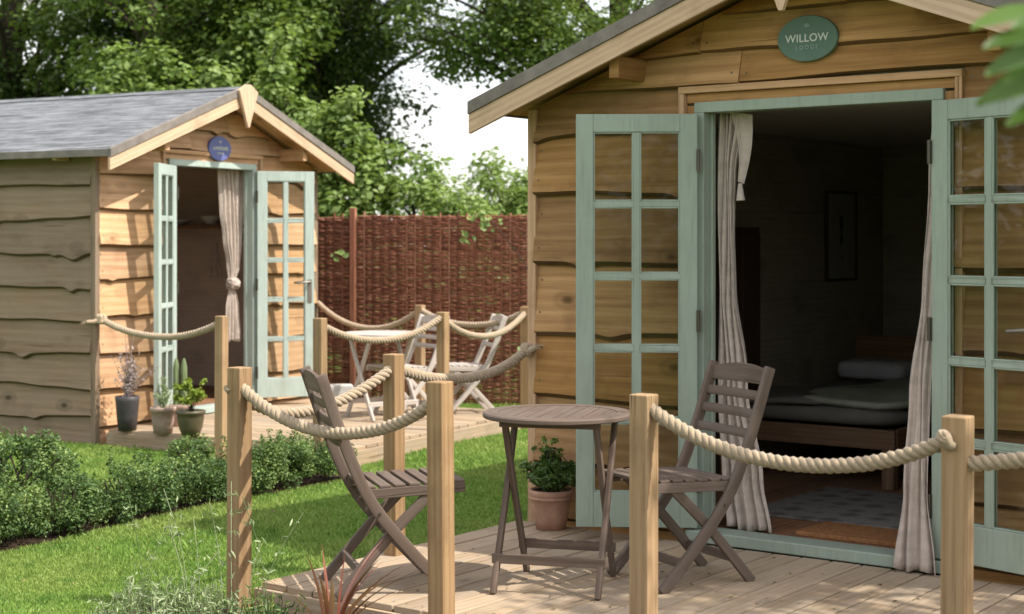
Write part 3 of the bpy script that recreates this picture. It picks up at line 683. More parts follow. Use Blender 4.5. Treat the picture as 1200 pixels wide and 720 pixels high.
# ------------------------------------------------------------------ folding chair and table
def bez(pts,n=18):
    P=[Vector(p) for p in pts]; out=[]
    for i in range(len(P)-1):
        p0=P[max(i-1,0)];p1=P[i];p2=P[i+1];p3=P[min(i+2,len(P)-1)]
        k=max(2,n//(len(P)-1))
        for j in range(k):
            t=j/k; out.append(.5*((2*p1)+(-p0+p2)*t+(2*p0-5*p1+4*p2-p3)*t*t+(-p0+3*p1-3*p2+p3)*t**3))
    out.append(P[-1]); return out
def make_chair(mat):
    root=empty('folding_chair'); hx=.205
    cur=[(0,0),(.185,.195),(.333,.384),(.4325,.60),(.537,.896)]
    def stile_y(z):
        for (a0,z0),(a1,z1) in zip(cur,cur[1:]):
            if z<=z1: return .25-(a0+(a1-a0)*(z-z0)/(z1-z0))
        return .25-.537
    for sx in (-1,1):
        m=MB(); m.sweep(bez([(sx*hx,.25-a,z) for a,z in cur],24),(1,0,0),.024,.046); m.build('back_stile',mat,root,bevel=.004)
    for sx in (-1,1):
        m=MB(); m.sweep(bez([(sx*(hx-.028),.25-.06,.425),(sx*(hx-.028),.25-.25,.24),(sx*(hx-.028),.25-.463,0)],16),(1,0,0),.022,.042); m.build('leg',mat,root,bevel=.004)
    # seat
    for sx in (-1,1):
        m=MB(); m.beam((sx*(hx-.052+.03),.31,.425),(sx*(hx-.052+.03),-.105,.410),.022,.040); m.build('seat_rail',mat,root,bevel=.003)
    m=MB(); n=7
    for k in range(n):
        y=.285-k*.0615; z=.450-(k*.0022); m.box((0,y,z),(2*hx-.030,.047,.014),axis=0)
    m.build('seat',mat,root,bevel=.004)
    # back slats
    for z,h in ((.62,.040),(.70,.040),(.775,.040)):
        m=MB(); y=stile_y(z); pts=[(x,y-.016*(1-(x/hx)**2),z) for x in [hx*(-1+.2*k) for k in range(11)]]
        m.sweep(pts,(0,-.25,1),h,.014); m.build('back_slat',mat,root,bevel=.003)
    m=MB(); z=.855; y=stile_y(z); xs=[hx*(-.94+.094*2*k/2) for k in range(21)]
    A=[];
    for x in xs:
        yy=y-.016*(1-(x/hx)**2); top=z+.020+.026*(1-abs(x/hx)**2.2); A.append((x,yy,z-.034,top))
    rows=[[Vector((x,yy-.009,b)) for x,yy,b,t in A],[Vector((x,yy-.009-.01,t)) for x,yy,b,t in A],[Vector((x,yy+.009-.01,t)) for x,yy,b,t in A],[Vector((x,yy+.009,b)) for x,yy,b,t in A],[Vector((x,yy-.009,b)) for x,yy,b,t in A]]
    U=[[(p.x,p.z) for p in r] for r in rows]; m.grid(rows,U,.4,False)
    for e in (0,-1): m.face([rows[k][e] for k in range(4)],[(0,0)]*4,.4)
    m.build('crest_rail',mat,root,bevel=.003)
    # stretchers
    m=MB(); m.beam((-(hx-.03),.25-.375,.105),(hx-.03,.25-.375,.105),.020,.036); m.build('stretcher',mat,root,bevel=.003)
    m=MB(); m.beam((-hx,.25-.10,.110),(hx,.25-.10,.110),.020,.036); m.build('stretcher',mat,root,bevel=.003)
    for sx in (-1,1):
        m=MB(); m.tube([(sx*(hx+.018),.25-.30,.335),(sx*(hx-.045),.25-.30,.335)],.006,8); m.build('bolt',M['brass'],root)
    return root
def facing(v): return math.atan2(v[1],v[0])-R(90)
ch=make_chair(M['teak']); tag(ch,'weathered brown folding chair in front of the open doorway right of the round table','chair','folding chairs')
fdir=Vector((-.89,-.456,0)).normalized(); wv=Vector((-.18,.36,0)).normalized()
ff=Vector((.605,6.39,0))   # near front foot
c0=ff-fdir*.25+wv*.205; ch.location=c0; ch.rotation_euler=(0,0,facing(fdir))
c2=copy_tree(ch); tag(c2,'weathered brown folding chair at the left end of the near deck seen side on','chair','folding chairs')
fdir=Vector((.96,.28,0)).normalized(); ff=Vector((-.244,6.41,0)); wv=Vector((-.28,.96,0))
c2.location=ff-fdir*.25+wv*.205; c2.rotation_euler=(0,0,facing(fdir))
pale=make_chair(M['teak_pale']); tag(pale,'pale folding chair tucked against the right side of the far round table','chair','folding chairs')
pale.location=(-.86,13.0,0); pale.rotation_euler=(0,0,facing((-.75,-.55))); pale.scale=(.93,.93,.90)
p2=copy_tree(pale); tag(p2,'pale folding chair at the right end of the far deck beside the corner post','chair','folding chairs')
p2.location=(-.36,13.15,0); p2.rotation_euler=(0,0,facing((-.97,-.25)))
def make_table(mat):
    root=empty('folding_table'); rt=.312
    m=MB(); n=64
    prof=[(rt-.065,.716),(rt-.065,.720),(rt-.006,.720),(rt,.714),(rt,.702),(rt-.004,.698),(rt-.065,.698),(rt-.065,.716)]
    rows=[[Vector((q*math.cos(6.28318*k/n),q*math.sin(6.28318*k/n),z)) for k in range(n)] for q,z in prof]
    m.grid(rows,[[(k/n*1.9,q*1.0+z) for k in range(n+1)] for q,z in prof],.5,False,True)
    ri=rt-.067
    k=-4
    while k<=4:
        xa=k*.055-.026; xb=k*.055+.026; xa=max(xa,-ri+.002); xb=min(xb,ri-.002)
        if xb>xa:
            ps=12; top=[];bot=[]
            L=[]
            for i in range(ps+1):
                x=xa+(xb-xa)*i/ps; h=math.sqrt(max(ri*ri-x*x,1e-5)); L.append((x,h))
            A=[Vector((x,-h,.7185)) for x,h in L]+[Vector((x,h,.7185)) for x,h in L[::-1]]
            B=[p-Vector((0,0,.016)) for p in A]; r=random.random()
            m.face(A,[(p.y+k,p.x) for p in A],r); m.face(B[::-1],[(p.y,p.x) for p in B[::-1]],r)
            for i in range(len(A)):
                j=(i+1)%len(A); m.face([A[j],A[i],B[i],B[j]],[(0,0),(.01,0),(.01,.01),(0,.01)],r)
        k+=1
    m.build('tabletop',mat,root)
    for sx in (-1,1):
        for s in (-1,1):
            xo=sx*(.215 if s>0 else .190)
            m=MB(); m.sweep(bez([(xo,-s*.235,0),(xo,-s*.03,.36),(xo,s*.15,.70)],10),(1,0,0),.022,.036); m.build('leg',mat,root,bevel=.003)
    for s,xo in ((1,.215),(-1,.190)):
        m=MB(); m.beam((-xo-.02,-s*.175,.135),(xo+.02,-s*.175,.135),.018,.040); m.build('stretcher',mat,root,bevel=.003)
        m=MB(); m.beam((-xo-.02,s*.15,.682),(xo+.02,s*.15,.682),.022,.028); m.build('crossbar',mat,root,bevel=.003)
    return root
tb=make_table(M['teak']); tag(tb,'round weathered brown folding table in the centre of the near deck','table','round folding tables')
tb.location=(.19,6.55,0); tb.rotation_euler=(0,0,math.atan2(-.25,.968))
tb2=make_table(M['teak_pale']); tag(tb2,'pale round folding table on the far deck by the woven fence','table','round folding tables')
tb2.location=(-1.05,12.75,0); tb2.rotation_euler=(0,0,R(35)); tb2.scale=(1,1,.955)

def rounded(mb,c,size,round_=.05,r=.5,bumpf=None,n=14,m=10):
    """soft cushion form (superellipsoid)"""
    cx,cy,cz=c; hx,hy,hz=[s/2 for s in size]; rows=[];U=[]
    e1,e2=.45,.35
    sp=lambda v,e: math.copysign(abs(v)**e,v)
    for i in range(m+1):
        ph=-math.pi/2+math.pi*i/m; row=[];ur=[]
        for j in range(n*2):
            th=2*math.pi*j/(n*2)
            x=sp(math.cos(ph),e1)*sp(math.cos(th),e2)*hx; y=sp(math.cos(ph),e1)*sp(math.sin(th),e2)*hy; z=sp(math.sin(ph),e1)*hz
            if bumpf: z+=bumpf(x,y)
            row.append(Vector((cx+x,cy+y,cz+z))); 
        rows.append(row);U.append([(j/(n*2),i/m) for j in range(n*2+1)])
    mb.grid(rows,U,r,True,True)
# ------------------------------------------------------------------ curtains
def curtain(P,rz,prof,folds,amp,label,knotz=None,thin=.0,n=90,seed=0,group=None):
    root=empty('curtain',P,rz); tag(root,label,'curtain')
    rr=random.Random(seed); ph=[rr.uniform(0,6.3) for _ in range(4)]
    def ev(z,k):
        for a,b in zip(prof,prof[1:]):
            if b[0]<=z<=a[0]:
                t=(a[0]-z)/(a[0]-b[0]) if a[0]!=b[0] else 0; t=t*t*(3-2*t); return a[k]+(b[k]-a[k])*t
        return prof[-1][k]
    zt,zb=prof[0][0],prof[-1][0]; nz=60; rows=[];U=[]
    for i in range(nz+1):
        z=zt+(zb-zt)*i/nz; x0,x1,y=ev(z,1),ev(z,2),ev(z,3); w=x1-x0; row=[];ur=[]
        for j in range(n+1):
            s=j/n; f=math.sin(s*folds*6.28318+ph[0]+.7*math.sin(z*2.2+ph[1])+.5*math.sin(s*5+ph[2]))
            f2=math.sin(s*folds*2.3*6.28318+ph[3]+z)*.25
            A=amp*min(1,max(.25,w/.15))
            row.append(Vector((x0+w*s+.006*math.sin(z*6+s*9),y+A*(f+f2)*(.6+.4*s),z+(.008*math.sin(s*9+ph[1]) if i==nz else 0)))); ur.append((s*w*3,z))
        rows.append(row);U.append(ur)
    mb=MB(); mb.grid(rows,U,.5,True)
    # hem
    o=mb.build('drape',M['linen'],root); so=o.modifiers.new('Solid','SOLIDIFY'); so.thickness=.003
    return root
cn=curtain(nearP(0,0),NR,[(2.05,-.560,-.415,.085),(1.75,-.560,-.462,.085),(1.2,-.560,-.462,.085),(.75,-.555,-.395,.085),(.30,-.540,-.30,.075),(.062,-.500,-.245,.045)],4.5,.026,'cream linen curtain at the left jamb of the near doorway behind the chair',seed=4)
t=MB(); 
rows=[];U=[]
for i in range(13):
    f=i/12; z=2.045-.33*f; a=-.480+.03*f+.02*math.sin(f*3); w=.115-.070*f
    rows.append([Vector((a+w*s*(1) -.0*f,.06+.012*math.sin(s*9+f*2),z-.02*s)) for s in (0,.25,.5,.75,1)]); U.append([(s*.1,z) for s in (0,.25,.5,.75,1)])
t.grid(rows,U,.5,True); t.tube([(-.425,.055,1.70),(-.422,.05,1.66),(-.420,.05,1.62)],lambda q:.010+.012*q,8)
t.build('tieback',M['linen'],cn)
curtain(nearP(0,0),NR,[(2.05,.535,.560,.06),(1.70,.525,.560,.03),(1.2,.495,.556,.0),(.75,.465,.552,-.045),(.35,.455,.575,-.105),(.012,.435,.625,-.150)],3.2,.024,'cream linen curtain spilling over the sill at the right side of the near doorway',seed=9)
cf=curtain(farP(0,0),LR,[(2.05,.20,.50,.10),(1.7,.23,.50,.10),(1.45,.27,.49,.10),(1.2,.32,.46,.10),(1.10,.335,.42,.10),(1.02,.34,.41,.10),(.85,.31,.45,.10),(.56,.29,.50,.10)],4.5,.026,'white curtain tied in a knot inside the far doorway',seed=14)
k=MB(); rounded(k,(.375,.090,1.06),(.105,.085,.085),bumpf=lambda x,y:.010*math.sin(x*90+1)+.009*math.sin(y*110))
for a,(tx,tz) in enumerate(((.5,.9),(-.6,.8),(.1,1.2))):
    pts=[Vector((.375+.050*math.cos(t_)*math.cos(tx),.085+.042*math.sin(t_),1.06+.040*math.cos(t_)*math.sin(tx)+.012*math.sin(2*t_+a))) for t_ in [x*6.28318/16 for x in range(17)]]; k.tube(pts,lambda t:.015+.004*math.sin(t*9),8)
k.build('knot',M['linen'],cf)

# ------------------------------------------------------------------ inside the near cabin
bed=empty('bed',nearP(-.87,2.6,.05),NR); tag(bed,'low wooden bed with pale bedding in the dark room','bed')
m=MB(); m.beam((-.56,-.97,.275),(.56,-.97,.275),.035,.11); m.beam((-.56,.97,.275),(.56,.97,.275),.035,.11); m.beam((.545,-.95,.275),(.545,.95,.275),.035,.11); m.beam((-.545,-.95,.275),(-.545,.95,.275),.035,.11); m.build('frame',M['bedwood'],bed,bevel=.004)
for x in (-.52,.52):
    for y in (-.95,.95):
        m=MB(); m.box((x,y,.165),(.07,.07,.33),axis=2); m.build('leg',M['bedwood'],bed,bevel=.004)
m=MB(); rounded(m,(0,0,.385),(1.12,1.93,.13)); m.build('mattress',M['darkthrow'],bed)
m=MB(); m.beam((-.56,1.0,.50),(.56,1.0,.50),.04,.45); m.build('headboard',M['bedwood'],bed,bevel=.01)
bd=nearP(-.87,2.6,.05)
def bedP(x,y,z): p=nearP(-.87+x,2.6+y,.05+z); return p
def bedthing(name,label,cat,mat,fn):
    r=empty(name,bd,NR); 
    m=MB(); fn(m); o=m.build(name,mat,None); bpy.data.objects.remove(r); o.location=bd; o.rotation_euler=(0,0,NR); tag(o,label,cat); return o
bedthing('blanket','olive grey blanket spread over the bed','blanket',M['duvet'],lambda m:rounded(m,(.22,-.15,.455),(.72,1.60,.06),bumpf=lambda x,y:.012*math.sin(x*11+y*4)+.01*math.sin(y*13)))
bedthing('throw','dark throw across the foot of the bed','throw',M['darkthrow'],lambda m:rounded(m,(-.22,-.55,.450),(.68,.86,.05),bumpf=lambda x,y:.01*math.sin(x*9)))
for k,(x,l) in enumerate(((-.27,'pillow on the wall side of the bed'),(.27,'pillow on the door side of the bed'))):
    bedthing('pillow',l,'pillow',M['sheet'],lambda m,x=x:rounded(m,(x,.70,.52),(.48,.34,.13)))
bedthing('blue_cloth','blue cotton cloth hanging from the side of the bed','cloth',M['bluecloth'],lambda m:m.grid([[Vector((.575+.012*math.sin(y*30),y,z)) for y in [-.82+.03*k for k in range(12)]] for z in (.50,.44,.38,.32,.27)],[[(0,0)]*12]*5,.5))
rug=MB(); rug.box((0,0,0),(1.25,1.0,.012)); rg=rug.build('rug',M['rug'],None,bevel=.003); rg.location=nearP(-.02,.98,.057); rg.rotation_euler=(0,0,NR); tag(rg,'grey blue patterned rug just inside the near doorway','rug')
mt=MB(); mt.box((0,0,0),(.72,.32,.022)); mo=mt.build('doormat',M['coir'],None,bevel=.004); mo.location=nearP(.20,.26,.062); mo.rotation_euler=(0,0,NR); tag(mo,'orange brown coir doormat behind the sill','doormat')
pr=empty('framed_print',nearP(-1.495,3.50,1.46),NR); tag(pr,'pale framed print on the dark inner wall','picture')
m=MB(); 
for (y,z,sy,sz) in ((-.235,0,.018,.62),(.235,0,.018,.62),(0,.301,.452,.018),(0,-.301,.452,.018)): m.box((0,y,z),(.022,sy,sz))
m.build('frame',M['darkwood'],pr)
m=MB(); m.box((-.004,0,0),(.008,.452,.584)); m.build('print',M['paper'],pr)
for (y,z,a,b) in ((0,.09,.030,.060),(.0,-.02,.022,.05),(.01,-.15,.012,.02)):
    m=MB(); n=16; m.face([Vector((.003,y+a*math.cos(6.283*k/n),z+b*math.sin(6.283*k/n))) for k in range(n)],[(0,0)]*n,.5); m.build('motif',M['ink'],pr)
cb=empty('cupboard',nearP(-1.445,1.86,.05),NR); tag(cb,'dark wooden cupboard against the inner left wall','cupboard')
m=MB(); m.box((0,0,.73),(.10,.50,1.46)); m.build('carcass',M['darkwood'],cb,bevel=.004)
for y in (-.12,.12):
    m=MB(); m.box((.058,y,.74),(.016,.22,1.36)); m.build('cupboard_door',M['darkwood'],cb,bevel=.004)

# inside the far cabin
sh=empty('wall_shelf',farP(1.24,1.15,1.56),LR); tag(sh,'wooden wall shelf inside the far doorway','shelf')
m=MB(); m.box((0,0,0),(.24,1.4,.03),axis=1); m.build('board',M['bedwood'],sh,bevel=.003)
for y in (-.5,.5):
    m=MB(); m.beam((.10,y,-.02),(.10,y,-.20),.03,.02); m.beam((.10,y,-.18),(-.06,y,-.03),.03,.02,up=(0,1,0)); m.build('bracket',M['bedwood'],sh)
def bowl(P,r,h,label):
    m=MB(); m.lathe((0,0,0),[(.0,.0),(r*.5,.0),(r*.62,h*.25),(r,h),(r*.94,h),(r*.55,h*.3),(0,h*.12)],24); o=m.build('bowl',M['ceramic'],None); o.location=P; tag(o,label,'bowl')
bowl(farP(1.24,1.02,1.576),.105,.085,'deep pale bowl in the middle of the shelf in the far cabin')
bowl(farP(1.24,1.45,1.576),.16,.045,'wide shallow dish at the left of the shelf in the far cabin')
m=MB(); m.lathe((0,0,0),[(0,0),(.045,0),(.05,.05),(.028,.10),(.020,.16),(.024,.165),(.0,.165)],20); o=m.build('bottle',M['linen'],None); o.location=farP(1.24,.78,1.576); tag(o,'small white bottle at the right end of the shelf','bottle')
for i,(yy,zz,l) in enumerate(((1.05,1.42,'white cloth hanging from a peg under the shelf'),)):
    m=MB(); rows=[];U=[]
    for a in range(12):
        z=-.32*a/11; w=.02+.07*(a/11)**1.3; rows.append([Vector((-.02+.012*math.sin(s*14+a*.3),-w+2*w*s,z-.02*abs(s-.5))) for s in [k_/10 for k_ in range(11)]]); U.append([(0,0)]*11)
    m.grid(rows,U,.5); o=m.build('hanging_cloth',M['linen'],None); o.location=farP(1.345,yy,zz); o.rotation_euler=(0,0,LR); tag(o,l,'cloth')

# ------------------------------------------------------------------ woven fence
def fence():
    a=Vector((-2.75,15.55,0)); b=Vector((1.55,14.55,0)); d=(b-a); L=d.length; rz=math.atan2(d.y,d.x)
    root=empty('woven_fence',a,rz); root.location.z=GZ; tag(root,'dark red brown woven willow fence between the two cabins','fence')
    pw=[]; 
    x=0; cuts=[0,1.245,3.17,L]      # panel joints
    for ci in range(3):
        x0,x1=cuts[ci]+.03,cuts[ci+1]-.03
        V=[];Fc=[];Rn=[]; H=1.80+random.uniform(-.01,.015); z=.02; row=0
        sp=.085
        while z<H-.01:
            th=random.uniform(.0036,.0068); ph=(0 if row%2==0 else math.pi)+random.uniform(-.55,.55)
            ns=int((x1-x0)/.026); xs=np.linspace(x0+random.uniform(0,.012),x1+random.uniform(-.012,.012),ns)
            ys=.013*np.sin((xs-x0)/sp*math.pi+ph); zs=z+.004*np.sin(xs*random.uniform(2,5)+random.uniform(0,6))+.003*np.sin(xs*17+row)
            r0=np.clip(random.betavariate(2,2.6),0,1); base=len(V)
            for k,(sy,sz) in enumerate(((-1,0),(0,1),(1,0),(0,-1))):
                pass
            ring=np.stack([np.stack([xs,ys-th,zs],1),np.stack([xs,ys,zs+th],1),np.stack([xs,ys+th,zs],1),np.stack([xs,ys,zs-th],1)],1)  # ns,4,3
            st=sum(len(v) for v in V); V.append(ring.reshape(-1,3))
            i=np.arange(ns-1)[:,None]*4+np.arange(4)[None,:]; j=np.arange(ns-1)[:,None]*4+(np.arange(4)[None,:]+1)%4
            f=np.stack([i,j,j+4,i+4],-1).reshape(-1,4)+st; Fc.append(f)
            Rn.append(np.clip(np.repeat(r0+.12*np.sin(xs[:-1]*random.uniform(1,4)+row),4),0,1))
            z+=th*1.30; row+=1
        o=npmesh('woven_panel',np.concatenate(V),np.concatenate(Fc),np.concatenate(Rn),M['wicker'],root,smooth=True)
        m=MB(); xx=x0
        while xx<x1:
            m.tube([(xx,0,0),(xx+random.uniform(-.006,.006),0,H+random.uniform(-.01,.035))],.010,6); xx+=sp
        m.build('stakes',M['wicker'],root)
    for c,h in ((cuts[1],1.875),(cuts[2],1.86),(cuts[0],1.86),(L,1.86)):
        m=MB(); m.box((c,0,h/2-.1),(.055,.06,h+.2),axis=2,r=.55); m.build('fence_post',M['wicker'],root,bevel=.004)
    return root
fence()

# ------------------------------------------------------------------ foliage
def leafcloud(name,C,Nrm,size,mat,parent=None,aspect=.55,fold=.25,rnd=None,jit=.35,droop=0):
    """C centres (n,3), Nrm preferred normals (n,3). each leaf: six point blade folded along its rib"""
    n=len(C); N=Nrm+rng.normal(0,jit,(n,3)); N/=np.linalg.norm(N,axis=1,keepdims=True)+1e-9
    T=rng.normal(0,1,(n,3)); T[:,2]-=droop; T-=N*(T*N).sum(1,keepdims=True); T/=np.linalg.norm(T,axis=1,keepdims=True)+1e-9
    B=np.cross(N,T); s=(size*rng.uniform(.6,1.25,n))[:,None]
    w=s*aspect
    p0=C-T*s*.5; p3=C+T*s*.5-N*s*.10
    l1=C-T*s*.12+B*w*.5+N*s*fold*.4; l2=C+T*s*.22+B*w*.36+N*s*fold*.25; r1=C-T*s*.12-B*w*.5+N*s*fold*.4; r2=C+T*s*.22-B*w*.36+N*s*fold*.25
    V=np.stack([p0,l1,l2,p3,r2,r1],1).reshape(-1,3)
    b=np.arange(n)[:,None]*6
    Fc=np.concatenate([b+np.array([[0,1,2,3]]),b+np.array([[0,3,4,5]])],1).reshape(-1,4)
    if rnd is None: rnd=rng.beta(2,2.2,n)
    return npmesh(name,V,Fc,np.repeat(rnd,2),mat,parent)
def clumps(centres,radii,per,flat=.7,surf=.5):
    C=[];N=[];K=[]
    for i,(c,r) in enumerate(zip(centres,radii)):
        k=max(3,int(per*(r/np.mean(radii))**2)); d=rng.normal(0,1,(k,3)); d/=np.linalg.norm(d,axis=1,keepdims=True)
        q=rng.uniform(0,1,k)**surf; p=d*q[:,None]*r; p[:,2]*=flat
        C.append(np.array(c)+p); nn=d*.5+np.array([0,0,.8]); N.append(nn); K.append(np.full(k,i))
    return np.concatenate(C),np.concatenate(N),np.concatenate(K)
def tree(name,label,base,H,crowns,nclump,per,lsize,mat,trunk_r,cl_r=(.35,.7),cat='tree',group=None,aspect=.6,lowcut=None,seed=0,trunk_top=None,lean=(0,0),gap=.0):
    """crowns: list of (offset xyz, radii xyz, weight)"""
    rr=np.random.default_rng(seed+100); root=empty(name,(base[0],base[1],GZ)); tag(root,label,cat,group)
    cs=[]; 
    W=np.array([c[2] for c in crowns],float); W/=W.sum()
    while len(cs)<nclump:
        k=rr.choice(len(crowns),p=W); o,r,_=crowns[k]; d=rr.normal(0,1,3); d/=np.linalg.norm(d); q=rr.uniform(.25,1)**.45
        p=np.array(o)+d*q*np.array(r)
        if p[2]<.25: continue
        if gap and (math.sin(p[0]*1.9+seed)*math.sin(p[1]*1.7+1+seed)*math.sin(p[2]*2.3+seed*.7))>gap: continue
        cs.append(p)
    rad=rr.uniform(cl_r[0],cl_r[1],nclump)
    tt=trunk_top or H*.75; m=MB()
    tp=[Vector((lean[0]*t*t+.06*math.sin(t*7+seed),lean[1]*t*t+.06*math.cos(t*5+seed),tt*t-.1)) for t in [i/12 for i in range(13)]]
    m.tube(tp,lambda t:trunk_r*(1.25-t*.95) if t>.08 else trunk_r*1.5,12); m.build('trunk',M['bark'],root)
    # limbs to the clumps
    lb=MB(); 
    for i,c in enumerate(cs):
        if i%3 and nclump>120: continue
        c=Vector(c); t0=min(.95,max(.15,(c.z-.9*math.hypot(c.x,c.y)*.6)/tt)); s=tp[int(t0*12)]
        mid=s.lerp(c,.5)+Vector((rr.normal(0,.12),rr.normal(0,.12),.10*(c-s).length))
        pts=bez([s,mid,c],8); l0=(c-s).length; lb.tube(pts,lambda t,l0=l0:max(.006,trunk_r*.10+.012*l0)*(1-.85*t),5,caps=False)
    lb.build('limbs',M['bark'],root)
    C,N,K=clumps(cs,rad,per)
    tone=rr.normal(0,.13,nclump)[K]; rnd=np.clip(rng.beta(2,2.2,len(C))*.75+.12+tone,0,1)
    leafcloud('crown',C,N,lsize,mat,root,aspect=aspect,rnd=rnd)
    return root
# tall trees beyond the fence
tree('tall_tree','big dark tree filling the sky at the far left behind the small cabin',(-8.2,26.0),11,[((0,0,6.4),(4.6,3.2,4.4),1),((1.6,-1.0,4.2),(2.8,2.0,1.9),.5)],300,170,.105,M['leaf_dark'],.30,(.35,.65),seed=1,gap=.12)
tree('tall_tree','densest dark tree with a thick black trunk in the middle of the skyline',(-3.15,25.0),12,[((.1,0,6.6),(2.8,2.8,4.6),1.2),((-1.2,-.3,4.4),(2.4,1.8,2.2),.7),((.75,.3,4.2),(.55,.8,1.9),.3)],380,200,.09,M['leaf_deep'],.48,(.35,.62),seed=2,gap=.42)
tree('tall_tree','airy green tree with hanging twigs behind the big cabin roof',(1.6,22.5),10,[((-.4,0,6.1),(3.2,2.6,2.9),1),((-2.1,-.4,4.75),(1.3,1.0,.75),.30),((-.7,-.8,4.15),(1.2,.9,.85),.24)],230,130,.085,M['leaf_mid'],.22,(.30,.62),seed=3,gap=.4,lean=(-.3,0))
tree('tall_tree','sunny tree with pale green top just left of the thick trunk',(-5.0,22.0),9,[((.5,0,5.3),(1.9,1.6,2.2),1),((1.2,-.4,4.3),(1.1,.9,.8),.5)],130,160,.10,M['leaf_mid'],.20,(.30,.6),seed=5,gap=.5)
# lighter maples and bushes close behind fence and cabin
def bush(label,px,d,ztop,rx,ry,n,per,seed,ls=.085,mat='leaf_light',name='maple_bush',zc=None,g='maple bushes beyond the fence',cr=(.14,.30)):
    X=(px-600)/F*d; h=ztop-GZ; return tree(name,label,(X,d),h,[((0,0,h*.52),(rx,ry,h*.47),1)],n,per,ls,M[mat],.05,cr,cat='bush',group=g,aspect=.8,seed=seed,trunk_top=h*.8,gap=.7)
bush('pale green maple showing above the far left of the grey shingle roof',60,18.2,3.25,.85,.6,80,75,11)
bush('pale green maple rising behind the left half of the small cabin roof',175,18.0,3.75,.75,.6,105,75,12)
bush('pale green maple rising behind the small cabin roof beside the finial',245,18.2,3.45,.6,.6,80,75,13)
bush('tall slender maple shoot just right of the small cabin finial',325,18.4,3.95,.42,.4,60,70,14)
bush('broad bright maple spreading right of the small cabin roof slope',408,17.6,3.05,.70,.6,100,75,15)
bush('loose pale bush in the gap of sky above the woven fence',487,17.2,2.6,.42,.5,42,55,16,.075)
bush('soft light green bush against the big cabin corner',592,17.6,2.52,.62,.6,75,85,17,.06)
bush('low light bush behind the middle of the woven fence',535,16.6,2.05,.45,.4,46,75,18,.06)
tree('garden_tree','leafy garden tree just outside the right edge of the picture shading the deck',(5.3,3.9),5.2,[((-.9,.9,4.2),(1.5,1.3,1.0),1)],46,95,.085,M['leaf_mid'],.09,(.25,.45),seed=8,gap=.5,trunk_top=4.0)
# far wood closing the horizon
def wood_far():
    root=empty('distant_wood',(0,60,GZ)); 
    n=420; cs=np.stack([rng.uniform(-60,70,n),rng.uniform(0,14,n),rng.uniform(.5,4.4,n)],1); C,N,K=clumps(cs,rng.uniform(1.2,2.4,n),110)
    o=leafcloud('distant_wood',C,N,.42,M['leaf_mid']); bpy.data.objects.remove(root); o.location=(0,60,GZ); tag(o,'soft distant wood beyond the garden','wood',kind='stuff')
wood_far()
def added_reflection_wood():  # ring of trees added behind the camera for the door glass to reflect
    n=640; a=rng.uniform(math.pi*.76,math.pi*2.12,n); q=rng.uniform(24,34,n); cs=np.stack([q*np.cos(a),q*np.sin(a),rng.uniform(.4,4.6,n)],1); C,N,K=clumps(cs,rng.uniform(.9,1.8,n),60)
    o=leafcloud('reflection_wood',C,N,.40,M['leaf_mid']); tag(o,'unseen trees added behind the viewer to be reflected in the glass','wood',kind='stuff')
added_reflection_wood()
# climber sprigs on the fence
def sprigs():
    root=empty('climbing_plant',(-.3,14.9,GZ)); tag(root,'light green creeper leaves poking through the woven fence','climber')
    pts=[(400,298,8),(562,258,12),(572,264,9),(545,280,7),(620,402,8),(622,412,8)]
    C=[]
    for px,py,k in pts:
        d=14.72-(px-600)*.00022*0+ (600-px)*.0022+.02; c=np.array([(px-600)/F*d+.3,d-.14-14.9,CH-(py-282)/F*d-GZ]); C.append(c+rng.normal(0,.045,(k,3))*np.array([1,.25,.8]))
    C=np.concatenate(C); N=np.tile(np.array([[.2,-.8,.6]]),(len(C),1)); leafcloud('leaves',C,N,.07,M['leaf_light'],root,aspect=.8)
    st=MB()
    st.tube(bez([(.62,-.10,0),(.55,-.12,.6),(.5,-.12,1.2),(.1,-.12,1.75)],14),.005,5); st.build('stem',M['bark'],root)
sprigs()

# ------------------------------------------------------------------ hedge
def hedge():
    a=Vector((-2.62,8.02,0)); b=Vector((-1.18,10.42,0)); 
    a=a-(b-a).normalized()*.6
    d=b-a; L=d.length; ux=d.normalized(); nx=Vector((-ux.y,ux.x,0))
    root=empty('box_hedge',a); root.location.z=GZ; tag(root,'low clipped box hedge running across the lawn to the far deck','hedge')
    cs=[];rd=[]
    t=0
    while t<L:
        hh=.275+.035*math.sin(t*5.1)+.02*math.sin(t*13); 
        for k in range(8):
            w=random.uniform(-.17,.17); z=random.uniform(.06,hh-.04*abs(w)/.17); p=ux*(t+random.uniform(-.06,.06))+nx*w; cs.append((p.x,p.y,z)); rd.append(random.uniform(.05,.08))
        if random.random()<.6:
            p=ux*t+nx*random.uniform(-.14,.14); zt_=random.uniform(.02,.09)
            for q_ in range(3): cs.append((p.x,p.y,hh+zt_*q_/2)); rd.append(.032-.006*q_)
        t+=.07
    C,N,K=clumps(cs,np.array(rd),105,.9,.35)
    hgt=C[:,2]; tone=np.random.default_rng(3).normal(0,.13,len(cs))[K]
    rnd=np.clip(rng.beta(2,2.5,len(C))*.8+tone+.05,0,1)
    leafcloud('foliage',C,N,.019,M['box'],root,rnd=rnd,aspect=.6,jit=.6)
    m=MB()
    t=.08
    while t<L:
        for k in range(5):
            p=ux*(t+random.uniform(-.05,.05))+nx*random.uniform(-.05,.05); q=p+Vector((random.uniform(-.08,.08),random.uniform(-.08,.08),.24)); m.tube([p,p.lerp(q,.5)+Vector((.01,.01,0)),q],.004,4,caps=False)
        t+=.16
    m.build('stems',M['bark'],root)
hedge()
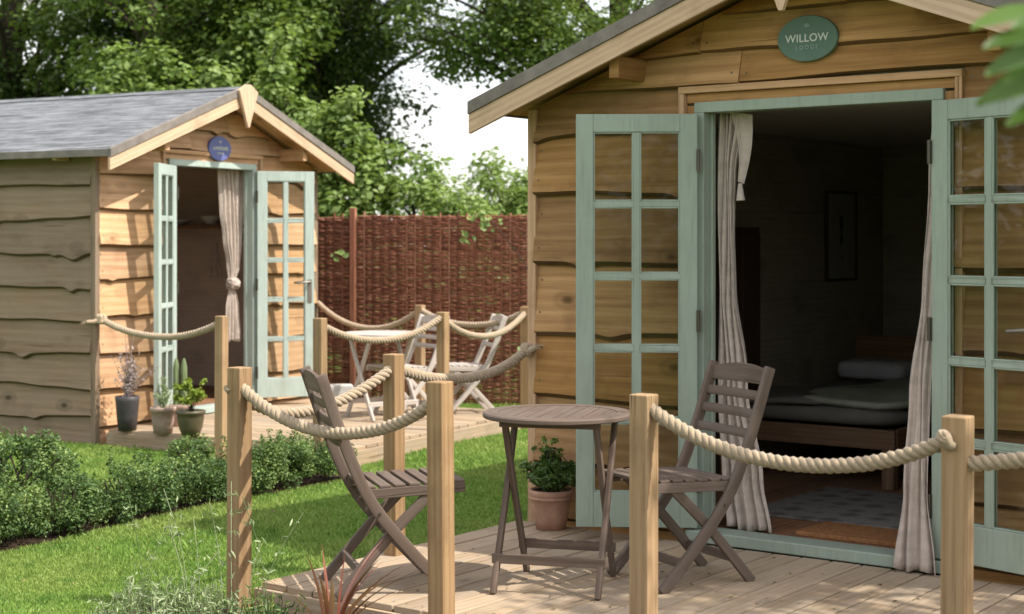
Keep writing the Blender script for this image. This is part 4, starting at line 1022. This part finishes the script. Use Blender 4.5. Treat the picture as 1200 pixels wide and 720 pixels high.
def ballbush(name,label,P,r,h,n,per,ls,mat,seed,cr=(.05,.10)):
    root=empty(name,(P[0],P[1],GZ)); tag(root,label,'shrub')
    rr=np.random.default_rng(seed); cs=[]
    while len(cs)<n:
        d=rr.normal(0,1,3); d/=np.linalg.norm(d); q=rr.uniform(.3,1)**.4; p=np.array([d[0]*r*q,d[1]*r*q,h*.5+d[2]*h*.5*q]); 
        if p[2]>.03: cs.append(p)
    C,N,K=clumps(cs,rr.uniform(cr[0],cr[1],n),per,.9,.35); tone=rr.normal(0,.12,n)[K]
    leafcloud('foliage',C,N,ls,M[mat],root,rnd=np.clip(rng.beta(2,2.4,len(C))*.8+.05+tone,0,1),jit=.6)
    m=MB()
    for k in range(8):
        m.tube([(0,0,-.02),(rr.normal(0,.04),rr.normal(0,.04),h*.3),(rr.normal(0,r*.4),rr.normal(0,r*.4),h*.7)],.006,5,caps=False)
    m.build('stems',M['bark'],root)
ballbush('box_shrub','rounded box shrub at the left edge behind the hedge',(-2.80,8.85),.36,.50,100,120,.023,'box',5)
ballbush('box_shrub','small box shrub rising above the hedge near the far deck post',(-2.05,10.15),.17,.30,34,110,.021,'box',6,(.04,.07))

# ------------------------------------------------------------------ pots
def pot(P,prof,mat,label,rim=None,cat='plant pot'):
    root=empty('potted_plant',P); tag(root,label,'potted plant')
    m=MB(); m.lathe((0,0,0),prof,32); m.build('pot',mat,root)
    h=max(z for _,z in prof); r=[q for q,z in prof if z>=h-.001][0]
    s=MB(); s.lathe((0,0,0),[(0,h-.022),(r*.5,h-.018),(r*.93,h-.024)],20); s.build('soil',M['soil'],root)
    return root,h,r
def prof(rb,rt,h,lip=.012,liph=.035): return [(0,.0),(rb,0),(rb+(rt-rb)*.5,h*.5-.0),(rt-.008,h-liph),(rt+lip*.3,h-liph+.003),(rt+lip*.3,h-.004),(rt+lip*.1,h),(rt-.010,h),(rt-.014,h-.03)]
root,h,r=pot(at(645.5,7.83),[(0,0),(.072,0),(.085,.06),(.098,.12),(.104,.150),(.109,.153),(.107,.161),(.104,.164),(.109,.170),(.111,.195),(.103,.198),(.095,.19)],M['terracotta'],'terracotta pot with a leafy green bush beside the left door of the big cabin')
cs=[];rd=[]
for k in range(46):
    a=random.uniform(0,6.28); q=random.uniform(0,.13); cs.append((q*math.cos(a),q*math.sin(a),h+.02+random.uniform(0,.13)*(1-q*2.2))); rd.append(random.uniform(.03,.05))
for k in range(14): cs.append((random.gauss(0,.035),random.gauss(0,.03),h+.14+random.uniform(0,.11))); rd.append(.022)
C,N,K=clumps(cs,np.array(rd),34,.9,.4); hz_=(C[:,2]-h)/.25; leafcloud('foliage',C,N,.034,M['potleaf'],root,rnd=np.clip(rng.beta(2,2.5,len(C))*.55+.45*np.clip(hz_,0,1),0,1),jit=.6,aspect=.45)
m=MB()
for k in range(9): m.tube([(random.gauss(0,.02),random.gauss(0,.02),h-.03),(random.gauss(0,.04),random.gauss(0,.04),h+.10),(random.gauss(0,.05),random.gauss(0,.05),h+.2)],.0035,5)
m.build('stems',M['bark'],root)
# tall dark pot with dried lavender
P=at(144.5,11.90); P.x+=.03
root,h,r=pot(P,[(0,0),(.068,0),(.078,.10),(.088,.22),(.092,.255),(.084,.258),(.080,.24)],M['darkpot'],'tall charcoal pot with dry lavender stems by the small cabin corner')
m=MB(); C=[]
for k in range(46):
    a=random.uniform(0,6.28); q=abs(random.gauss(0,.10)); hh=random.uniform(.14,.34)
    if k<3: hh=random.uniform(.40,.50); q=.05
    e=Vector((q*math.cos(a)+.03,q*math.sin(a),h+hh)); m.tube([(random.gauss(0,.02),random.gauss(0,.02),h-.03),(e.x*.4,e.y*.4,h+hh*.5),e],.0016,4,caps=False)
    for j in range(12):
        f=random.uniform(.25,1.0); C.append((e.x*f+random.gauss(0,.014),e.y*f+random.gauss(0,.014),h+hh*f+random.gauss(0,.012)))
m.build('stems',M['dry'],root); C=np.array(C); leafcloud('foliage',C,np.tile([[0,-.5,.6]],(len(C),1)),.024,M['dry'],root,jit=.8,aspect=.5)
# weathered terracotta pot with wispy herb
root,h,r=pot(at(191,11.72),prof(.068,.094,.195),M['terracotta_old'],'weathered terracotta pot with wispy herb between the other two pots')
m=MB(); C=[]
for k in range(40):
    a=random.uniform(0,6.28); q=abs(random.gauss(0,.05)); hh=random.uniform(.08,.24); e=Vector((q*math.cos(a),q*math.sin(a),h+hh)); m.tube([(e.x*.3,e.y*.3,h-.03),(e.x*.6,e.y*.6,h+hh*.5),e],.0016,4,caps=False)
    for j in range(9): f=random.uniform(.2,1); C.append((e.x*f+random.gauss(0,.010),e.y*f+random.gauss(0,.010),h+hh*f))
m.build('stems',M['silver'],root); C=np.array(C); leafcloud('foliage',C,np.tile([[0,-.4,.6]],(len(C),1)),.026,M['silver'],root,jit=.8,aspect=.35)
# olive pot with lime shrub
root,h,r=pot(at(223.5,11.56),[(0,0),(.062,0),(.085,.06),(.097,.13),(.098,.160),(.108,.164),(.108,.185),(.098,.188),(.09,.17)],M['olivepot'],'olive glazed pot with bright lime green shrub by the rope post')
cs=[];rd=[]
for k in range(22):
    a=random.uniform(0,6.28); q=random.uniform(.02,.115); cs.append((q*math.cos(a),q*math.sin(a),h+random.uniform(.08,.25)*(1-q*1.5))); rd.append(random.uniform(.025,.04))
C,N,K=clumps(cs,np.array(rd),20,.9,.5); leafcloud('foliage',C,N,.042,M['yellowgreen'],root,jit=.6,aspect=.5)
m=MB()
for c in cs[:14]: m.tube([(random.gauss(0,.015),random.gauss(0,.015),h-.03),(c[0]*.5,c[1]*.5,h+.08),c],.0028,5)
m.build('stems',M['bark'],root)
# cactus behind
root,h,r=pot(at(211,12.15),prof(.06,.08,.17),M['terracotta_old'],'pot with two upright cactus columns behind the lime shrub in the far doorway')
for dx,hh in ((-.030,.385),(.030,.385)):
    m=MB(); rows=[];U=[]
    for i in range(16):
        z=h-.03+hh*i/15; q=.021*(1 if i<13 else (1-(i-12)/3.2)**.5); rows.append([Vector((dx+q*(1+.18*math.cos(8*t))*math.cos(t),q*(1+.18*math.cos(8*t))*math.sin(t),z)) for t in [6.28318*k_/32 for k_ in range(32)]]); U.append([(0,0)]*33)
    m.grid(rows,U,.5,True,True); m.build('cactus_column',M['cactus'],root)
# stone trough by the fence
tr=MB(); 
P=at(398,14.25); 
tr.box((0,0,.065),(.235,.14,.13)); o=tr.build('stone_trough',M['stone'],None,bevel=.015); o.location=P; o.rotation_euler=(0,0,R(12)); tag(o,'pale grey stone block on the far deck under the rope','trough')

# ------------------------------------------------------------------ foreground planting
def silver():
    root=empty('silver_plant',(-1.42,6.15,GZ)); tag(root,'silvery green bushy plant with wispy stems at the foot of the left front post','plant')
    m=MB(); C=[];N=[]
    for k in range(150):
        bx,by=random.gauss(0,.17)+.10,random.gauss(0,.10); hh=random.uniform(.12,.27)*(1-.25*abs(bx)/.4); a=random.uniform(0,6.28); q=random.uniform(.01,.07)
        e=Vector((bx+q*math.cos(a),by+q*math.sin(a),hh)); m.tube([(bx,by,0),(bx+.3*q*math.cos(a),by+.3*q*math.sin(a),hh*.6),e],.0014,4,caps=False)
        for j in range(13):
            f=random.uniform(.25,1); C.append((bx+(e.x-bx)*f+random.gauss(0,.011),by+(e.y-by)*f+random.gauss(0,.011),hh*f)); N.append((0,-.3,.7))
    for k in range(11):   # tall wispy shoots
        bx,by=random.choice([random.gauss(.30,.07),random.uniform(-.05,.62)]),random.gauss(0,.08)+.02; hh=random.uniform(.32,.62); dx=random.gauss(.02,.10)
        pts=bez([(bx,by,0),(bx+dx*.3,by,hh*.55),(bx+dx,by+random.gauss(0,.03),hh)],8); m.tube(pts,.0016,4,caps=False)
        for j in range(20):
            f=random.uniform(.25,1); i=int(f*(len(pts)-1)); p=pts[i]; C.append((p.x+random.gauss(0,.016),p.y+random.gauss(0,.012),p.z)); N.append((.3,-.6,.4))
    m.tube([(-.25,0,.01),(.25,.02,.012),(.75,0,.01)],.003,4)
    m.build('stems',M['silver'],root); leafcloud('foliage',np.array(C),np.array(N),.036,M['silver'],root,jit=.8,aspect=.22,fold=.1)
silver()
def low(label,P,n,rad,h,mat,ls,seed,asp=.3):
    rr=random.Random(seed); root=empty('border_plant',(P[0],P[1],GZ)); tag(root,label,'plant'); m=MB(); C=[]
    for k in range(n):
        a=rr.uniform(0,6.28); q=rr.uniform(0,rad); hh=h*rr.uniform(.5,1); e=Vector((q*math.cos(a),q*math.sin(a),hh)); m.tube([(e.x*.5,e.y*.5,0),e],.0018,4,caps=False)
        for j in range(9): f=rr.uniform(.2,1); C.append((e.x*(.5+.5*f)+rr.gauss(0,.012),e.y*(.5+.5*f)+rr.gauss(0,.012),hh*f))
    m.build('stems',M[mat],root); C=np.array(C); leafcloud('foliage',C,np.tile([[0,-.4,.7]],(len(C),1)),ls,M[mat],root,jit=.8,aspect=asp)
low('dark green low plant between the silvery plant and the red flax',(-.93,6.12),50,.16,.20,'box',.03,3)
low('small green weed tip at the bottom edge below the rope',(.86,4.82),5,.03,.40,'yellowgreen',.03,4)
def flax(P,label,n,L,seed):
    rr=random.Random(seed); root=empty('red_flax',(P[0],P[1],GZ)); tag(root,label,'plant')
    for k in range(n):
        m=MB(); a=rr.uniform(0,6.28); lean=rr.uniform(.05,.75); l=L*rr.uniform(.7,1.1)
        pts=[]; 
        for i in range(10):
            t=i/9; rr_=lean*t*t*l*1.3; pts.append(Vector((.02*math.cos(a)+rr_*math.cos(a),.02*math.sin(a)+rr_*math.sin(a)*.6,l*t*(1-.25*lean*t))))
        s=Vector((-math.sin(a),math.cos(a)*.6,0)).normalized(); s=(s+Vector((.8,0,0))).normalized(); w=rr.uniform(.014,.022); r=rr.random()
        rows=[[p-s*w*(1-t**2.2)*(.5+.9*min(1,t*4))*.5,p+Vector((0,.003,0)),p+s*w*(1-t**2.2)*(.5+.9*min(1,t*4))*.5] for p,t in ((p,i/9) for i,p in enumerate(pts))]
        m.grid(rows,[[(0,0)]*3]*10,r,True); m.build('blade',M['red'],root)
flax((-.68,5.95),'spiky red flax in front of the left folding chair',15,.47,2)
# plants beyond the right edge reaching into the frame
def side_shrub():
    root=empty('leafy_shrub',(.93,2.0,GZ)); tag(root,'bright green leaves of a tall shrub hanging into the top right corner','shrub')
    m=MB(); st=bez([(.05,0,0),(.03,.05,.8),(0,.0,1.5),(-.08,-.02,1.95)],16); m.tube(st,lambda t:.014*(1-.7*t),8)
    tips=[((674-0)/1000,1.715),((.665),1.66),(.655,1.63),(.672,1.60),(.69,1.69),(.70,1.64),(.70,1.60),(.72,1.74),(.75,1.68),(.74,1.60),(.78,1.78),(.82,1.7)]
    tips=[(.672,1.708,0),(.640,1.648,.0),(.634,1.612,.02),(.666,1.585,.0),(.655,1.69,.06),(.648,1.72,.09),(.66,1.625,.08),(.70,1.68,.05),(.70,1.62,-.04),(.74,1.74,0),(.73,1.60,.05),(.78,1.70,.03),(.76,1.56,0),(.82,1.8,0),(.83,1.63,.04)]
    L=MB()
    for (x,z,y) in tips:
        x-=.040; tip=Vector((x-.93,y,z-GZ)); bs=tip+Vector((.085,.01*random.uniform(-1,1),.012+random.uniform(-.01,.02))); dirv=(tip-bs); n=8; w=.050
        up=Vector((0,-.55,.8)).normalized(); s=dirv.cross(up).normalized(); rows=[]
        for i in range(n+1):
            t=i/n; ww=w*math.sin(math.pi*min(1,(t*.92+.04)))**.75*(1-.25*t); c=bs+dirv*t-Vector((0,0,.012*t*t)); rows.append([c-s*ww*.5+up*.006,c,c+s*ww*.5+up*.006])
        L.grid(rows,[[(0,0)]*3]*(n+1),random.random(),True)
        m.tube([bs,bs+Vector((.05,0,-.02)),st[-4]+Vector((.02,0,0))],.0025,5,caps=False)
    m.build('stem',M['bark'],root); L.build('leaves',M['fore'],root)
side_shrub()
def purple():
    root=empty('purple_plant',(1.065,3.05,GZ)); tag(root,'dark purple leaved plant at the right edge of the picture','plant')
    m=MB(); C=[]
    for k in range(16):
        bx,by=random.gauss(0.03,.03),random.gauss(0,.04); hh=random.choice([.88,.92,.85,1.2]); e=Vector((bx+random.gauss(0.0,.02),by,hh)); m.tube([(bx,by,0),(bx,by,hh*.5),e],.003,5,caps=False)
        for j in range(20): f=random.uniform(.75,1); C.append((bx+(e.x-bx)*f+random.gauss(0,.012),by+random.gauss(0,.02),hh*f))
    m.build('stems',M['purple'],root); leafcloud('foliage',np.array(C),np.tile([[0,-.6,.5]],(len(C),1)),.032,M['purple'],root,jit=.7)
purple()

# ------------------------------------------------------------------ ground and lawn
g=MB(); 
def gz(x,y): return GZ-.002
N_=40
xs=[-300,-60,-20]+[(-10+i*.8) for i in range(26)]+[20,60,300]; ys=[-120,-20,-2]+[i*.9 for i in range(26)]+[40,90,400]
g.grid([[Vector((x,y,gz(x,y))) for x in xs] for y in ys],[[(x,y) for x in xs] for y in ys],.5,True)
o=g.build('ground',M['ground'],None); tag(o,kind='structure')
# planting bed of bare soil along the deck and the hedge
def bed_sheet(pts,name):
    m=MB(); m.face([Vector((x,y,GZ+.004)) for x,y in pts],[(x,y) for x,y in pts],.5); o=m.build(name,M['soil'],None); tag(o,kind='structure')
bp=[nearP(-2.05,-1.98),nearP(-2.05,-4.2),nearP(3.4,-4.2),nearP(3.4,-1.98)]
bed_sheet([(p.x,p.y) for p in bp],'flower_bed')
ha=Vector((-2.95,7.45,0)); hb=Vector((-1.14,10.48,0)); hd=(hb-ha).normalized(); hn=Vector((-hd.y,hd.x,0))
bed_sheet([tuple((ha-hn*.17)[:2]),tuple((hb-hn*.17)[:2]),tuple((hb+hn*.17)[:2]),tuple((ha+hn*.17)[:2])],'hedge_bed')
def lawn():
    n=430000
    # denser close to the camera
    u_=rng.uniform(0,1,n); d=5.9*np.exp(u_*math.log(15.6/5.9)); X=rng.uniform(-.345,.06,n)*d*1.02
    P=np.stack([X,d],1)
    def local(P,O,rz):
        q=P-np.array(O); c,s=math.cos(rz),math.sin(rz); return q[:,0]*c+q[:,1]*s,-q[:,0]*s+q[:,1]*c
    x,y=local(P,NO,NR); keep=~((x>-1.65)&(y>-1.97)&(y<4.5)); keep&=~((y<-1.90)&(x>-2.0+.1*np.sin(y*9)))
    x,y=local(P,LO,LR); keep&=~((x>-1.45)&(x<1.5)&(y>0)); keep&=~((x>-1.44)&(x<1.24)&(y>-2.40)&(y<=0))
    hx=(P-np.array(ha[:2]))@np.array(hd[:2]); hy=(P-np.array(ha[:2]))@np.array(hn[:2]); keep&=~((np.abs(hy)<.13)&(hx>0)&(hx<(hb-ha).length))
    P=P[keep]; n=len(P); h=rng.uniform(.018,.042,n)*(.85+.3*np.sin(P[:,0]*2.1+P[:,1]*1.3)); h[rng.uniform(0,1,n)<.01]*=1.6
    a=rng.uniform(0,6.283,n); w=.0019+.00022*P[:,1]; lx=rng.normal(0,.35,n)*h; ly=rng.normal(0,.35,n)*h
    z0=np.full(n,GZ-.002)
    b1=np.stack([P[:,0]-np.cos(a)*w,P[:,1]-np.sin(a)*w,z0],1); b2=np.stack([P[:,0]+np.cos(a)*w,P[:,1]+np.sin(a)*w,z0],1)
    m1=np.stack([P[:,0]+lx*.35+np.cos(a)*w*.8,P[:,1]+ly*.35+np.sin(a)*w*.8,z0+h*.6],1); t=np.stack([P[:,0]+lx,P[:,1]+ly,z0+h],1)
    V=np.stack([b1,b2,m1,t],1).reshape(-1,3); Fc=np.arange(n*4).reshape(-1,4)
    rnd=np.clip(rng.beta(2.2,2.2,n)*.85+.08*np.sin(P[:,0]*3+1)*np.sin(P[:,1]*2.3),0,.97); rnd[rng.uniform(0,1,n)<.012]=1
    o=npmesh('lawn',V,Fc,rnd,M['grass']); tag(o,'bright green mown grass between the decks and the hedge','grass',kind='stuff')
lawn()

def litter():
    n=150; P=[]
    while len(P)<n:
        d=random.uniform(5.2,11); x=random.uniform(-.33,.30)*d
        zz=GZ+.035 if (x<-1.2) else .004
        q=Vector((x-NO[0],d-NO[1],0)); lx=q.x*math.cos(NR)+q.y*math.sin(NR); ly=-q.x*math.sin(NR)+q.y*math.cos(NR)
        if -1.58<lx<2 and -1.9<ly<-.15: zz=.004
        elif lx<-1.7 and ly>-2.6: zz=GZ+.03
        else: continue
        P.append((x,d,zz))
    o=leafcloud('fallen_leaves',np.array(P),np.tile([[0,0,1.]],(n,1)),.020,M['litter'],jit=.25); tag(o,'small dry leaves scattered over deck and lawn','leaf litter',kind='stuff')
litter()
# ------------------------------------------------------------------ light, sky, camera
SA=R(-19); SE=R(53)
sv=Vector((math.cos(SA)*math.cos(SE),math.sin(SA)*math.cos(SE),math.sin(SE)))
ld=bpy.data.lights.new('sun','SUN'); ld.energy=3.9; ld.angle=R(.6); ld.color=(1,.94,.85); lo=bpy.data.objects.new('sun',ld); COL.objects.link(lo); lo.rotation_euler=sv.to_track_quat('Z','Y').to_euler(); lo.location=(8,-3,12)
w=bpy.data.worlds.new('World'); sc.world=w; w.use_nodes=True; nt=w.node_tree; nt.nodes.clear()
out=nt.nodes.new('ShaderNodeOutputWorld'); bg=nt.nodes.new('ShaderNodeBackground'); sk=nt.nodes.new('ShaderNodeTexSky'); sk.sky_type='NISHITA'; sk.sun_disc=False
sk.sun_elevation=SE; sk.sun_rotation=math.atan2(sv.x,sv.y); sk.dust_density=2.5; sk.air_density=1.0; sk.ozone_density=1.0
tc=nt.nodes.new('ShaderNodeTexCoord'); no=nt.nodes.new('ShaderNodeTexNoise'); no.inputs['Scale'].default_value=2.6; no.inputs['Detail'].default_value=6; no.inputs['Roughness'].default_value=.6
rp=nt.nodes.new('ShaderNodeValToRGB'); rp.color_ramp.elements[0].position=.36; rp.color_ramp.elements[0].color=(.30,)*3+(1,); rp.color_ramp.elements[1].position=.62; rp.color_ramp.elements[1].color=(.85,)*3+(1,)
mx=nt.nodes.new('ShaderNodeMix'); mx.data_type='RGBA'; mx.inputs[7].default_value=(7.3,7.1,7.0,1)
nt.links.new(tc.outputs['Generated'],no.inputs['Vector']); nt.links.new(no.outputs['Fac'],rp.inputs[0]); nt.links.new(rp.outputs[0],mx.inputs[0]); nt.links.new(sk.outputs[0],mx.inputs[6]); nt.links.new(mx.outputs[2],bg.inputs[0]); nt.links.new(bg.outputs[0],out.inputs[0])
bg.inputs[1].default_value=.15
cd=bpy.data.cameras.new('camera'); cam=bpy.data.objects.new('camera',cd); COL.objects.link(cam); sc.camera=cam
cam.location=(0,0,CH); cam.rotation_euler=(R(90),0,0); cd.sensor_width=36; cd.lens=F/1200*36; cd.shift_y=-(360-282)/1200; cd.clip_start=.05; cd.clip_end=1000
cd.dof.use_dof=True; cd.dof.focus_distance=6.7; cd.dof.aperture_fstop=3.7
sc.view_settings.view_transform='Standard'; sc.view_settings.look='None'; sc.view_settings.exposure=.80; sc.view_settings.gamma=1
sc.cycles.max_bounces=8; sc.cycles.transparent_max_bounces=16
